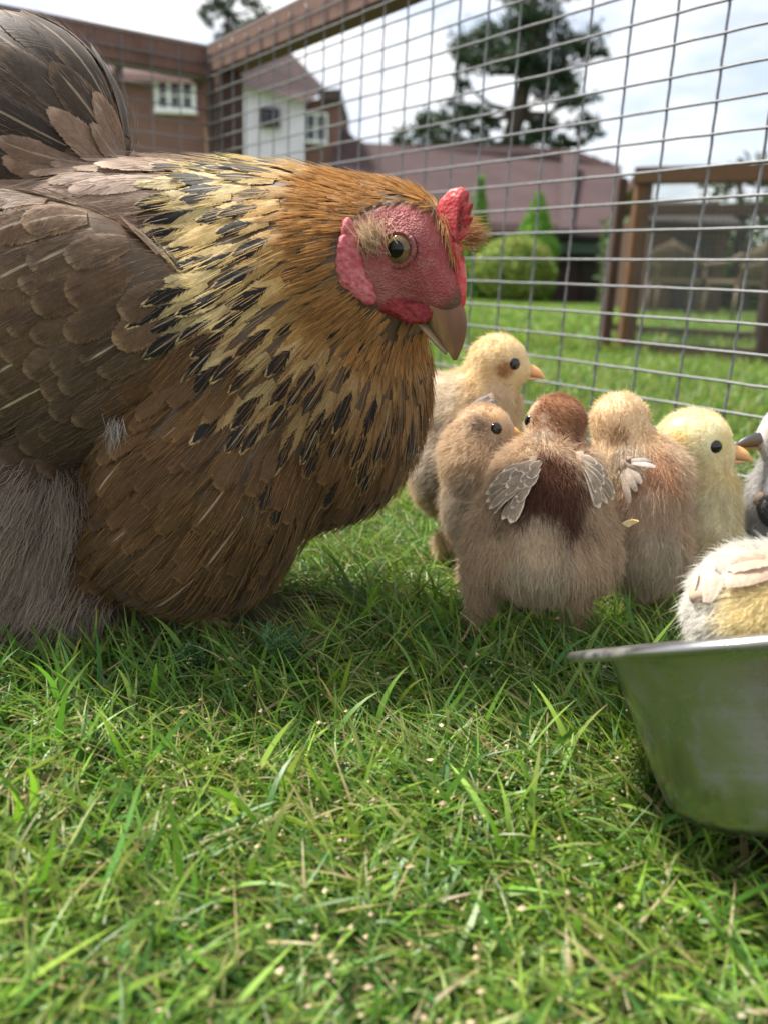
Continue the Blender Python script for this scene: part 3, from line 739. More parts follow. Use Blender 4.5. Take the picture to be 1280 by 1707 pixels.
def feather_mesh(name, pts, fp, rnd, c1, c2, fk):
    """pts (N,S+1,5,3) and per-feather arrays -> one mesh"""
    N, S1 = pts.shape[:2]; K = S1 * 5
    F = (np.arange(N)[:, None, None] * K + feather_faces(S1 - 1)[None]).reshape(-1, 4)
    f3 = np.concatenate([fp, np.broadcast_to(rnd[:, None, None, None], fp.shape[:3] + (1,))], -1)
    rp = lambda a: np.repeat(a, K, 0)
    return np_mesh(name, pts.reshape(-1, 3), F, M['feather'], True, {'fp': f3.reshape(-1, 3), 'fk': rp(fk), 'c1': rp(c1), 'c2': rp(c2)})

# ------------------------------------------------------------------ the hen
HC = np.array(P(695, 412, .4165))                                     # middle of the skull
hh = np.array([.612, -.354, -.707]); hs = np.array([-.5, -.866, 0]); ht_ = np.cross(hs, hh)
HR = np.stack([hh, hs, ht_], 1)                                       # head frame: beak, near side, crown
def HP(a, b, c=0.0): return HC + hh * a + ht_ * b + hs * c            # (forward, up, to the near side)
hen_yaw = R(-14)
BR = rotm(hen_yaw)
hb = Body(); reg = []
def he(region, c, r, rot=None, k=.02): hb.add(c, r, rot, k); reg.append(region)
he('body', P(350, 606, .478), (.120, .080, .086), rotm(hen_yaw, R(3)))
he('body', P(480, 610, .464), (.070, .062, .080), BR, .018)
he('breast', P(340, 790, .430), (.062, .046, .060), rotm(hen_yaw, R(-14)), .012)
he('breast', P(540, 690, .454), (.051, .052, .060), BR, .018)
he('neck', P(520, 450, .446), (.066, .048, .044), rotm(R(-20), R(-2)), .018)
he('neck', P(628, 430, .440), (.036, .032, .034), None, .014)
he('head', HC - hh * .004 - ht_ * .003, (.029, .0195, .0210), HR, .008)
he('head', HP(.022, -.0045), (.0155, .0100, .0115), HR, .008)
he('wing', P(15, 565, .420), (.098, .028, .066), rotm(R(-8), R(10), R(8)), .006)
he('fluff', P(30, 870, .434), (.050, .044, .060), rotm(0, R(20)), .008)
he('fluff', P(85, 985, .424), (.040, .032, .020), None, .012)
he('breast', P(300, 905, .432), (.055, .044, .034), rotm(hen_yaw, R(-8)), .014)
he('saddle', P(215, 364, .480), (.066, .046, .026), rotm(hen_yaw, R(2)), .016)
he('saddle', P(390, 374, .466), (.070, .044, .028), rotm(hen_yaw, R(0)), .016)
he('tail', P(26, 252, .505), (.070, .042, .063), rotm(hen_yaw, R(28)), .010)
he('rear', P(60, 585, .52), (.075, .072, .080), BR, .02)
hv, hf = hb.mesh((-.36, .30, .0), (.09, .66, .36), .0026)
hen = empty('hen', (-.1, .44, 0)); tag(hen, 'brown partridge hen with golden black-flecked neck sitting on the grass', 'hen')
hoff = np.array(hen.location)
def face_mask(p):
    q = (p - HC) @ HR; a, c, b = q[..., 0], q[..., 1], q[..., 2]
    e = ((a - .006) / .0265) ** 2 + ((b + .004) / .0225) ** 2
    e = e + np.clip(.007 - np.abs(c), 0, 1) / .004 * (b > .008)
    return np.clip((1.12 - e) * 4, 0, 1) * (np.abs(c) < .03)
fm = face_mask(hv)
under = np.array([.10, .065, .038]); q = (hv - HC) @ HR
skin = np.array([.30, .060, .058]) * np.ones((len(hv), 1))
lowc = np.clip((-q[:, 2] - .004) / .012, 0, 1)[:, None]; skin = skin * (1 - lowc * .55) + np.array([.27, .11, .092]) * lowc * .55
colv = under * (1 - fm[:, None]) + skin * fm[:, None]
m = Mat('hen_skin'); c = m.attr('col', 'Color'); co = m.coord()
fa = m.attr('fm', 'Fac'); pn = m.node('TexVoronoi', {'Vector': co, 'Scale': 1000}).outputs[0]; pn2 = m.noise(co, 150, 5, .65); wr = m.noise(m.node('Mapping', {'Vector': co, 'Scale': (260, 260, 60)}).outputs[0], 1, 3)
c = m.mix(m.math('MULTIPLY', m.math('MULTIPLY', m.step(pn2, .40, .72), .50), fa), c, (.40, .165, .145))
c = m.mix(m.math('MULTIPLY', m.math('MULTIPLY', m.step(pn, .55, .05), .35), fa), c, (.28, .055, .06))
M['hen_skin'] = m.done(m.pbr(c, .55, spec=.35, normal=m.bump(m.math('MULTIPLY', fa, m.math('ADD', m.math('MULTIPLY', pn, .55), m.math('ADD', m.math('MULTIPLY', pn2, 1.3), m.math('MULTIPLY', wr, 1.4)))), 1.0, .0012), **{'Subsurface Weight': .12, 'Subsurface Radius': (.004, .0012, .001), 'Subsurface Scale': .5}))
link('body', np_mesh('body', hv - hoff, hf, M['hen_skin'], True, {'col': colv, 'fm': fm}), hen)

# plumage: roots, regions, flow
cand = surf_points(hv, hf, 26000)
def regions(p):
    D = np.stack([np.where(np.zeros(len(p)) > 0, 0, _sd(i, p)) for i in range(len(reg))], 1)
    r_ = np.array(reg)[D.argmin(1)]
    v = p - HC; dh = np.linalg.norm(v, axis=1); dz = v[:, 2] / dh
    rh = .120 - .026 * np.clip(-dz - .1, 0, 1) - .02 * np.clip(v[:, 0] / dh, 0, 1)
    out = r_.copy(); out[np.isin(r_, ['body', 'neck', 'rear'])] = 'breast'
    out[(np.isin(r_, ['body', 'rear', 'saddle'])) & (p[:, 2] > .190)] = 'saddle'
    hk = dh + .006 * np.sin(p[:, 2] * 300 + p[:, 0] * 200) < rh
    out[hk & ~np.isin(r_, ['wing', 'tail', 'fluff'])] = 'hackle'; out[hk & (dh < .062)] = 'crown'
    out[(r_ == 'rear') & (p[:, 2] < .12)] = 'fluff'
    return out, dh
def _sd(i, p):
    c, r, rot, k = hb.e[i]; q = (p - c) @ rot
    k0 = np.linalg.norm(q / r, axis=-1); k1 = np.linalg.norm(q / (r * r), axis=-1) + 1e-9
    return k0 * (k0 - 1) / k1
TROOT = np.array(P(262, 330, .485)); HB = HC - hh * .012 + ht_ * .004
def flow(p):
    rg, dh = regions(p); d = np.zeros_like(p)
    away = norm(p - HB)
    hk = np.isin(rg, ['hackle', 'crown']); w = np.clip(dh / .11, 0, 1)[:, None]
    d[hk] = (away * 1.0 + np.array([-.25, 0, -.25]) * w)[hk]
    d[rg == 'crown'] += np.array([-.45, .1, 0.05])
    d[rg == 'saddle'] = [-1, .12, -.22]
    d[rg == 'wing'] = [-.85, .1, -.50]
    br = rg == 'breast'; fx = np.clip((p[:, 0] + .12) / .14, 0, 1)[:, None]
    d[br] = (np.array([-.85, 0, -.75]) * (1 - fx) + np.array([-.15, 0, -1.0]) * fx)[br]
    d[rg == 'tail'] = (norm(p - TROOT) * np.array([1, .6, 1]) + np.array([-.25, 0, .10]))[rg == 'tail']
    d[rg == 'fluff'] = [-.55, -.1, -.8]; d[rg == 'head'] = [-.6, .2, -.2]
    return norm(d)
LOBE = np.array(P(586, 432, .400)); fc = (face_mask(cand) > .25) | (np.linalg.norm((cand - LOBE) * [1.25, .6, .62], axis=1) < .0085)
nearbeak = (((cand - HC) @ HR)[:, 0] > .024) & (np.linalg.norm(cand - HC, axis=1) < .042)
qh = (cand - HC) @ HR; nearcomb = (qh[:, 0] > -.004) & (np.abs(qh[:, 1]) < .0075) & (qh[:, 2] > 0) & (np.linalg.norm(cand - HC, axis=1) < .042); cand = cand[~fc & ~nearbeak & ~nearcomb]; rg, dh = regions(cand)
spec = {  # spacing, length, width, kind, lift, fray
    'crown': (.0034, .015, .0052, 'hackle', .0016, .75), 'hackle': (.0088, .033, .0132, 'hackle', .0026, .80),
    'saddle': (.0105, .052, .0170, 'long', .0036, .42), 'wing': (.0110, .034, .0215, 'body', .0030, .45),
    'breast': (.0092, .030, .0165, 'body', .0034, .85), 'tail': (.0108, .060, .0210, 'long', .0040, .25),
    'fluff': (.013, .030, .020, 'body', .004, .8), 'head': (.0035, .010, .004, 'hackle', .001, .7)}
rad = np.array([spec[r_][0] for r_ in rg]); cr_ = rg == 'crown'; rad[cr_] *= np.clip(dh[cr_] / .040, .75, 2.0)
keep_i = thin(cand, rad); rp, rgk, rdh = cand[keep_i], rg[keep_i], dh[keep_i]
rn_ = hb.grad(rp); rd = flow(rp) + .16 * rng.normal(size=rp.shape)
def tri(c, n): return np.ones((n, 1)) * np.array(c)
feathers = []                                                          # (region, pts, fp, rnd, c1, c2, fk)
for rname, (sp_, L_, W_, kd_, lift_, fr_) in spec.items():
    k = rgk == rname; n = int(k.sum())
    if not n: continue
    p, d, dhh = rp[k], rd[k], rdh[k]
    L = L_ * rng.uniform(.85, 1.2, n); W = W_ * rng.uniform(.85, 1.15, n); fk = np.zeros((n, 3)); fk[:, 1] = fr_
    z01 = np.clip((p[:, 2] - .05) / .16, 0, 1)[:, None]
    if rname == 'crown':
        s_ = np.clip(dhh / .045, .6, 1.7); L *= s_; W *= s_
        g = np.clip((dhh - .035) / .03, 0, 1)[:, None]
        c1 = tri((.46, .23, .072), n) * (1 - g) + tri((.50, .285, .088), n) * g; c2 = c1 * .72
        fk[:, 0] = np.where(rng.random(n) < .16, .8, 0)
    elif rname == 'hackle':
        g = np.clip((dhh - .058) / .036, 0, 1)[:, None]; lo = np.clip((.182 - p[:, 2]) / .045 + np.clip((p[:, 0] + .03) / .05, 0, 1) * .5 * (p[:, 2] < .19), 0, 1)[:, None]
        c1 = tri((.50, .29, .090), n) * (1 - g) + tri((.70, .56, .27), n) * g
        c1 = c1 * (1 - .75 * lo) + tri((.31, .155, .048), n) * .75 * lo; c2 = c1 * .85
        fk[:, 0] = rng.uniform(.85, 1.3, n) * (rng.random(n) < .88); fk[:, 2] = .55 * (rng.random(n) < .4)
    elif rname == 'saddle':
        c1 = tri((.38, .265, .185), n); c2 = tri((.26, .172, .118), n); fk[:, 2] = .5 * (rng.random(n) < .4)
    elif rname == 'wing':
        zw = np.clip((p[:, 2] - .125) / .085, 0, 1)[:, None]; c1 = tri((.315, .205, .118), n) * (.36 + .64 * zw); c2 = tri((.165, .100, .056), n) * (.38 + .62 * zw); fk[:, 2] = .8 * (rng.random(n) < .18)  # shade on the lower wing put into the colour, darker downwards
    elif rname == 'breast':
        c1 = tri((.285, .155, .052), n) * (.50 + .55 * z01); c2 = tri((.150, .076, .028), n) * (.5 + .55 * z01); fk[:, 2] = .65 * (rng.random(n) < .10)  # darkens downwards: darker belly plumage plus shade put into the colour
        fk[:, 0] = np.where((rng.random(n) < .22) & (p[:, 0] > -.06), .6, 0)
    elif rname == 'tail':
        zt = np.clip((p[:, 2] - .25) / .07, 0, 1)[:, None]; c1 = tri((.22, .158, .110), n) * (.5 + .5 * zt); c2 = tri((.090, .064, .047), n) * (.55 + .45 * zt); fk[:, 2] = .45 * (rng.random(n) < .4)  # lit top and shaded inside of the tail painted into the colours
    else:
        c1 = tri((.26, .205, .165), n); c2 = tri((.19, .145, .115), n)
    vr = (1 + .15 * rng.normal(size=(n, 1))) * (1 + np.array([.03, 0, -.05]) * rng.normal(size=(n, 1)))
    lift = lift_ * rng.uniform(.7, 1.5, n)
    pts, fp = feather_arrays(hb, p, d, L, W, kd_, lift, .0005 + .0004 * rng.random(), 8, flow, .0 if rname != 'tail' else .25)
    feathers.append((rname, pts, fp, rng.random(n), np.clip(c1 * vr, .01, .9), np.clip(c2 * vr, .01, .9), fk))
# the 300 feathers that show largest are single parts, the rest one mass
score = []
for gi, (rname, pts, *_r) in enumerate(feathers):
    mid = pts[:, 5, 2]; nn_ = hb.grad(mid); view = norm(np.array([0, 0, CAMZ]) - mid)
    fac = (nn_ * view).sum(1)
    L = np.linalg.norm(pts[:, -1, 2] - pts[:, 0, 2], axis=1); W = np.linalg.norm(pts[:, 4, 0] - pts[:, 4, 4], axis=1)
    vis = np.array([(0 < Q(q_)[0] < 1280 and 0 < Q(q_)[1] < 1707) for q_ in mid])
    sc_ = np.where(vis & (fac > .1), L * W * fac, 0) * (.0 if rname == 'fluff' else 1.6 if rname == 'hackle' else 1)
    score += [(s_, gi, i) for i, s_ in enumerate(sc_)]
score.sort(reverse=True); single = set((g_, i) for s_, g_, i in score[:300] if s_ > 0)
NAMES = {'crown': 'crown_feather', 'hackle': 'hackle_feather', 'saddle': 'saddle_feather', 'wing': 'wing_feather', 'breast': 'breast_feather', 'tail': 'tail_feather', 'fluff': 'thigh_feather', 'head': 'head_feather'}
rest = []
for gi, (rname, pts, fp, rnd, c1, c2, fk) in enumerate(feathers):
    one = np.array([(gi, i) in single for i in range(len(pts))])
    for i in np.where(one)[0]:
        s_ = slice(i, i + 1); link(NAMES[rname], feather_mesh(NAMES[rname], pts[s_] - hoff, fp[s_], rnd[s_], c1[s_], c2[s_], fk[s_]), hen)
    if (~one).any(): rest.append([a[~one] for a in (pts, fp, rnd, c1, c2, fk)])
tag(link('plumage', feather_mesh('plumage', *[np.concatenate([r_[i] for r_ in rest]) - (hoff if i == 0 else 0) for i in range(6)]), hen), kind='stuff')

# loose down and fluff
def strands(body, p, d, L, S, nmix, wav, grav=0.0, off=0.0):
    n = body.grad(p); t = tang(d, n); N = len(p)
    q = p + n * off; dirv = norm(t * (1 - nmix) + n * nmix); out = [q]
    a = norm(rng.normal(size=(N, 3))) * wav
    for i in range(S - 1):
        dirv = norm(dirv + a * math.sin(i * 1.7 + 1) + t * .12 - np.array([0, 0, grav]))
        q = q + dirv * (L / (S - 1))[:, None]; out.append(q)
    return np.stack(out, 1)
allp = surf_points(hv, hf, 60000); arg, adh = regions(allp); ok = (face_mask(allp) < .1) & (np.linalg.norm((allp - LOBE) * [1.25, .6, .62], axis=1) > .009) & ((((allp - HC) @ HR)[:, 0] < .018) | (np.linalg.norm(allp - HC, axis=1) > .042)); allp, arg, adh = allp[ok], arg[ok], adh[ok]
PT, CC = [], []
def add_str(mask, n, L, nm, wv, col, g=0.0, off=.003, S=7):
    ii = np.where(mask)[0]; ii = rng.choice(ii, n, replace=len(ii) < n); p = allp[ii] + .0006 * rng.normal(size=(n, 3))
    PT.append(strands(hb, p, flow(p), rng.uniform(*L, n), S, nm, wv, g, off)); CC.append(np.clip((np.array(col) if np.ndim(col) == 1 else col[ii]) * (1 + .28 * rng.normal(size=(n, 1))), .01, .9))
add_str(arg == 'fluff', 19000, (.010, .032), .42, .50, (.33, .262, .21), .07, .001)
add_str(arg == 'crown', 7000, (.005, .011), .22, .08, (.47, .25, .08), 0, .0012)
hz = np.clip((allp[:, 2] - .165) / .03, 0, 1); hg_ = np.clip((adh - .055) / .04, 0, 1)[:, None]; hcol = np.array([.47, .26, .085]) * (1 - hg_) + np.array([.66, .50, .22]) * hg_; add_str((arg == 'hackle') & (hz > .5), 900, (.008, .018), .14, .08, hcol, 0, .0028); add_str((arg == 'hackle') & (hz <= .5), 1000, (.008, .018), .14, .08, (.26, .13, .045), 0, .0028)
add_str(arg == 'breast', 9500, (.006, .015), .22, .16, (.25, .14, .052), .03, .0026)
add_str(arg == 'saddle', 2200, (.008, .016), .16, .10, (.32, .24, .18), 0, .003)
add_str(arg == 'wing', 4200, (.005, .012), .16, .10, (.16, .11, .08), 0, .003)
add_str(arg == 'tail', 1200, (.006, .012), .16, .10, (.2, .15, .12), 0, .004)
def tuft(c0, d0, n, rad_, L, col):
    p = np.array(c0) + rad_ * rng.normal(size=(n, 3)); d_ = norm(np.array(d0) + .28 * rng.normal(size=(n, 3))); LL = rng.uniform(*L, n)[:, None]
    bend = .25 * rng.normal(size=(n, 3)); PT.append(np.stack([p + d_ * LL * u_ + bend * LL * u_ * u_ * .4 for u_ in np.linspace(0, 1, 7)], 1)); CC.append(np.clip(np.array(col) * (1 + .25 * rng.normal(size=(n, 1))), .01, .9))
tuft(hb.snap(np.array([P(622, 402, .398)]), 0, 6)[0], (-.35, -.4, .55), 520, .0036, (.005, .011), (.50, .37, .24))
tuft(HP(.010, .0195, -.010), hh * .35 + ht_ * .55 - hs * .55, 420, .0030, (.004, .009), (.36, .175, .07))
tuft(hb.snap(np.array([P(186, 712, .39)]), .004, 6)[0], (-.08, -.25, -1), 110, .0024, (.007, .016), (.38, .34, .29))
PT, CC = np.concatenate(PT) - hoff, np.concatenate(CC)
tag(hair('down', PT, np.array([1, 1, .95, .85, .7, .5, .15]) * .00011, CC, M['down'], hen), kind='stuff')

# face: eye, lids, comb, wattles, ear lobe, beak
def part_body(name, els, mat, vox, parent, off, col=None):
    b = Body()
    for e in els: b.add(*e)
    lo = np.min([e[0] - max(e[1]) * 1.3 for e in els], 0); hi = np.max([e[0] + max(e[1]) * 1.3 for e in els], 0)
    v_, f_ = b.mesh(lo, hi, vox)
    g_ = b.grad(v_); v_ = v_ + g_ * (.0003 * np.sin(v_ @ np.array([700, 300, 520]) + 1.3 * np.sin(v_ @ np.array([-300, 500, 800])))  + .00022 * np.sin(v_ @ np.array([1500, -900, 1700])))[:, None]
    return link(name, np_mesh(name, v_ - off, f_, mat, True, None if col is None else {'col': tri(col, len(v_))}), parent)
m = Mat('comb_skin'); co = m.coord(); pn = m.node('TexVoronoi', {'Vector': co, 'Scale': 520}).outputs[0]; n_ = m.noise(co, 220, 4)
cc = m.mix(m.step(n_, .35, .7), (.48, .034, .042), (.58, .10, .10))
M['comb'] = m.done(m.pbr(cc, .45, spec=.4, normal=m.bump(m.math('ADD', pn, n_), .55, .0008), **{'Subsurface Weight': .25, 'Subsurface Radius': (.004, .001, .0008), 'Subsurface Scale': .5}))
def m_red(name, ca, cb):
    m = Mat(name); co = m.coord(); pn = m.node('TexVoronoi', {'Vector': co, 'Scale': 520}).outputs[0]; n_ = m.noise(co, 260, 5, .65)
    return m.done(m.pbr(m.mix(m.step(n_, .35, .7), ca, cb), .55, spec=.3, normal=m.bump(m.math('ADD', m.math('MULTIPLY', pn, .5), n_), .8, .0013), **{'Subsurface Weight': .2, 'Subsurface Radius': (.004, .001, .0008), 'Subsurface Scale': .5}))
M['lobe'] = m_red('ear_lobe_skin', (.42, .075, .09), (.56, .19, .20)); M['wattle'] = m_red('wattle_skin', (.17, .013, .018), (.29, .035, .04))
def ab(x, y):
    dx, dz = (x - 695) / 3230, (412 - y) / 3230
    return (dx / .612 - dz / .707) / 2, (dx / .612 + dz / .707) / 2
out_ = [(735, 398), (731, 362), (738, 336), (752, 321), (767, 318), (777, 325), (768, 338), (784, 341), (768, 353), (785, 360), (767, 370), (781, 381), (762, 394), (773, 405), (760, 413), (771, 430), (775, 455), (775, 485), (769, 502), (752, 502), (744, 470), (741, 430)]
fr_ = [HP(*ab(x - 12 + 7 * (y > 405), y + 8)) for x, y in out_]; cen = np.mean(fr_, 0)
mb = MB(); nO = len(fr_)
rings = []
for off_, k_ in ((.0006, 1.0), (.0019, .93), (.0026, .72), (.0028, .3)):
    rings.append((off_, k_))
allr = [(-o, k_) for o, k_ in rings[::-1]] + rings
for o, k_ in allr:
    mb.v += [tuple(cen + (np.array(q_) - cen) * k_ + hs * o - hoff) for q_ in fr_]
for i in range(len(allr) - 1):
    for j in range(nO): mb.f.append((i * nO + j, i * nO + (j + 1) % nO, (i + 1) * nO + (j + 1) % nO, (i + 1) * nO + j))
mb.f.append(tuple(range(nO))[::-1]); mb.f.append(tuple(range((len(allr) - 1) * nO, len(allr) * nO)))
mb.build('comb', M['comb'], hen, True)
def ry(a): return np.array(Matrix.Rotation(a, 3, 'Y'))
part_body('ear_lobe', [(np.array(P(586, 425, .3975)), np.array((.0048, .0030, .0165)), ry(R(-8)), .003), (np.array(P(597, 470, .3975)), np.array((.0050, .0030, .0125)), ry(R(-38)), .004), (np.array(P(574, 440, .3965)), np.array((.0035, .0034, .0115)), ry(R(-4)), .0025)], M['lobe'], .0010, hen, hoff)
part_body('wattle', [(np.array(P(630, 497, .4045)), np.array((.0115, .0018, .0040)), ry(R(24)), .003), (np.array(P(664, 514, .4055)), np.array((.0120, .0018, .0048)), ry(R(10)), .003), (np.array(P(694, 523, .4040)), np.array((.0080, .0018, .0048)), ry(R(-6)), .003)], M['wattle'], .0010, hen, hoff)
part_body('wattle', [(HP(.016, -.030, -.008), np.array((.010, .004, .008)), None, .004)], M['wattle'], .0014, hen, hoff)
EYEP = hb.snap(np.array([P(663, 415, .398)]), 0, 6)[0]; en = norm(hs + hh * .12 + np.array([0, 0, .05]))
m = Mat('hen_eye'); x, y, z = m.xyz(m.coord('Object'))[:3]
rr = m.math('SQRT', m.math('ADD', m.math('MULTIPLY', x, x), m.math('MULTIPLY', y, y)))
iris = m.mix(m.step(m.noise(m.coord('Object'), 900, 3), .3, .7), (.185, .115, .048), (.105, .066, .030))
iris = m.mix(m.step(rr, .0061, .0067), iris, (.03, .022, .018)); iris = m.mix(m.step(rr, .0041, .0038), iris, (.003, .003, .003))
M['hen_eye'] = m.done(m.pbr(iris, .07, spec=.35))
def ball(name, c, r, mat, parent, off, axis, scale=(1, 1, 1)):
    bm = bmesh.new(); bmesh.ops.create_uvsphere(bm, u_segments=28, v_segments=18, radius=1.0)
    for v_ in bm.verts: v_.co = Vector((v_.co.x * scale[0], v_.co.y * scale[1], v_.co.z * scale[2])) * r
    me = bpy.data.meshes.new(name); bm.to_mesh(me); bm.free(); me.polygons.foreach_set('use_smooth', [True] * len(me.polygons)); me.materials.append(mat)
    o = link(name, me, parent); o.location = Vector(c) - Vector(off); o.rotation_euler = Vector(axis).to_track_quat('Z', 'Y').to_euler(); return o
def ring(name, c, r, t, mat, parent, off, axis, sx=1.0, sy=1.0, col=None):
    ax = Vector(axis).normalized(); a = ax.cross(Vector((0, 0, 1))).normalized(); b = ax.cross(a)
    c = Vector(c) - Vector(off); vs_, K = [], 10
    n = 40
    for i in range(n):
        w = 2 * math.pi * i / n; d = a * math.cos(w) * sx + b * math.sin(w) * sy; dn = d.normalized()
        for j in range(K):
            q_ = 2 * math.pi * j / K; vs_.append(c + d * r + (dn * math.cos(q_) * 1.25 + ax * math.sin(q_)) * t * (1 + .08 * math.sin(w * 9)))
    F = [(i * K + j, ((i + 1) % n) * K + j, ((i + 1) % n) * K + (j + 1) % K, i * K + (j + 1) % K) for i in range(n) for j in range(K)]
    return link(name, np_mesh(name, np.array([tuple(q_) for q_ in vs_]), np.array(F), mat, True, None if col is None else {'col': tri(col, len(vs_)), 'fm': np.ones(len(vs_))}), parent)
ball('eye', EYEP - en * .0050, .0087, M['hen_eye'], hen, hoff, en)
ring('eyelid', EYEP + en * .0003, .0079, .0011, M['hen_skin'], hen, hoff, en, 1.0, .94, (.22, .055, .048))
# beak
def bez(pts, t):
    a, b, c, d = [np.array(q_) for q_ in pts]; return (1 - t) ** 3 * a + 3 * (1 - t) ** 2 * t * b + 3 * (1 - t) * t * t * c + t ** 3 * d
def beak(name, top, bot, wid, off, parent, frame, col_top, col_bot, mat):
    vs_, cs, n, K = [], [], 14, 16
    for i in range(n):
        t = i / (n - 1); T, B = bez(top, t), bez(bot, t); w = wid[0] * (1 - t) ** .75 + wid[1]
        for j in range(K):
            q_ = 2 * math.pi * j / K; zz = math.sin(q_); xx = math.cos(q_)
            zz = math.copysign(abs(zz) ** .8, zz)
            ab_ = (T + B) / 2 + (T - B) / 2 * zz; wd = w * xx * (1 - .45 * max(0, zz))
            vs_.append(frame(ab_[0], ab_[1], wd) - off); m_ = .5 + .5 * zz
            m2 = min(1, max(0, m_ * 1.3 + .0)); cs.append(np.array(col_top) * m2 + np.array(col_bot) * (1 - m2))
    F = [(i * K + j, i * K + (j + 1) % K, (i + 1) * K + (j + 1) % K, (i + 1) * K + j) for i in range(n - 1) for j in range(K)]
    cap_ = np.array([[(n - 1) * K, (n - 1) * K + 5, (n - 1) * K + 10]])
    return link(name, np_mesh(name, np.array(vs_), [np.array(F), cap_], mat, True, {'col': np.array(cs)}), parent)
m = Mat('horn'); c = m.attr('col', 'Color'); co = m.coord(); n_ = m.noise(m.node('Mapping', {'Vector': co, 'Scale': (300, 300, 60)}).outputs[0], 1, 4)
M['horn'] = m.done(m.pbr(m.mix(m.math('MULTIPLY', m.step(n_, .4, .7), .4), c, (.10, .055, .034)), .42, spec=.3, normal=m.bump(n_, .2, .0006), **{'Subsurface Weight': .1, 'Subsurface Scale': .3, 'Subsurface Radius': (.003, .002, .001)}))
ub = beak('upper_beak', [(.0335, .0010), (.045, -.001), (.0500, -.009), (.0538, -.0190)], [(.0110, -.0165), (.025, -.0188), (.041, -.0180), (.0526, -.0206)], (.0090, .0006), hoff, hen, HP, (.175, .080, .042), (.44, .28, .135), M['horn'])
beak('lower_beak', [(.0110, -.0160), (.025, -.0185), (.036, -.0190), (.0475, -.0200)], [(.012, -.0225), (.026, -.0240), (.037, -.0232), (.0480, -.0220)], (.0080, .0006), hoff, hen, HP, (.36, .25, .15), (.28, .18, .11), M['horn'])
M['nostril'] = m_simple('nostril', (.10, .03, .025), None, 10, .6)
nz = ball('nostril', HP(.0300, -.0050, .0070), .0028, M['nostril'], hen, hoff, norm(hs + hh * .4), (.55, 1.1, .3))
# legs, folded under
M['leg'] = m_simple('hen_leg', (.30, .22, .12), (.22, .15, .09), 300, .6, .4, .001)
for lx, ly in ((-.125, .455), (-.115, .51)):
    lg = MB(); lg.tube([Vector((lx, ly, .06)) - Vector(hoff), Vector((lx + .01, ly - .004, .025)) - Vector(hoff), Vector((lx + .012, ly - .006, .008)) - Vector(hoff)], [.009, .007, .006], 8)
    for a_ in (-.6, 0, .6, 3.1):
        q0 = Vector((lx + .012, ly - .006, .007)) - Vector(hoff); dd_ = Vector((math.cos(a_), math.sin(a_), 0))
        lg.tube([q0, q0 + dd_ * .012 + Vector((0, 0, .001)), q0 + dd_ * .026 - Vector((0, 0, .003))], [.004, .0034, .0016], 6)
    lg.build('leg', M['leg'], hen, True)
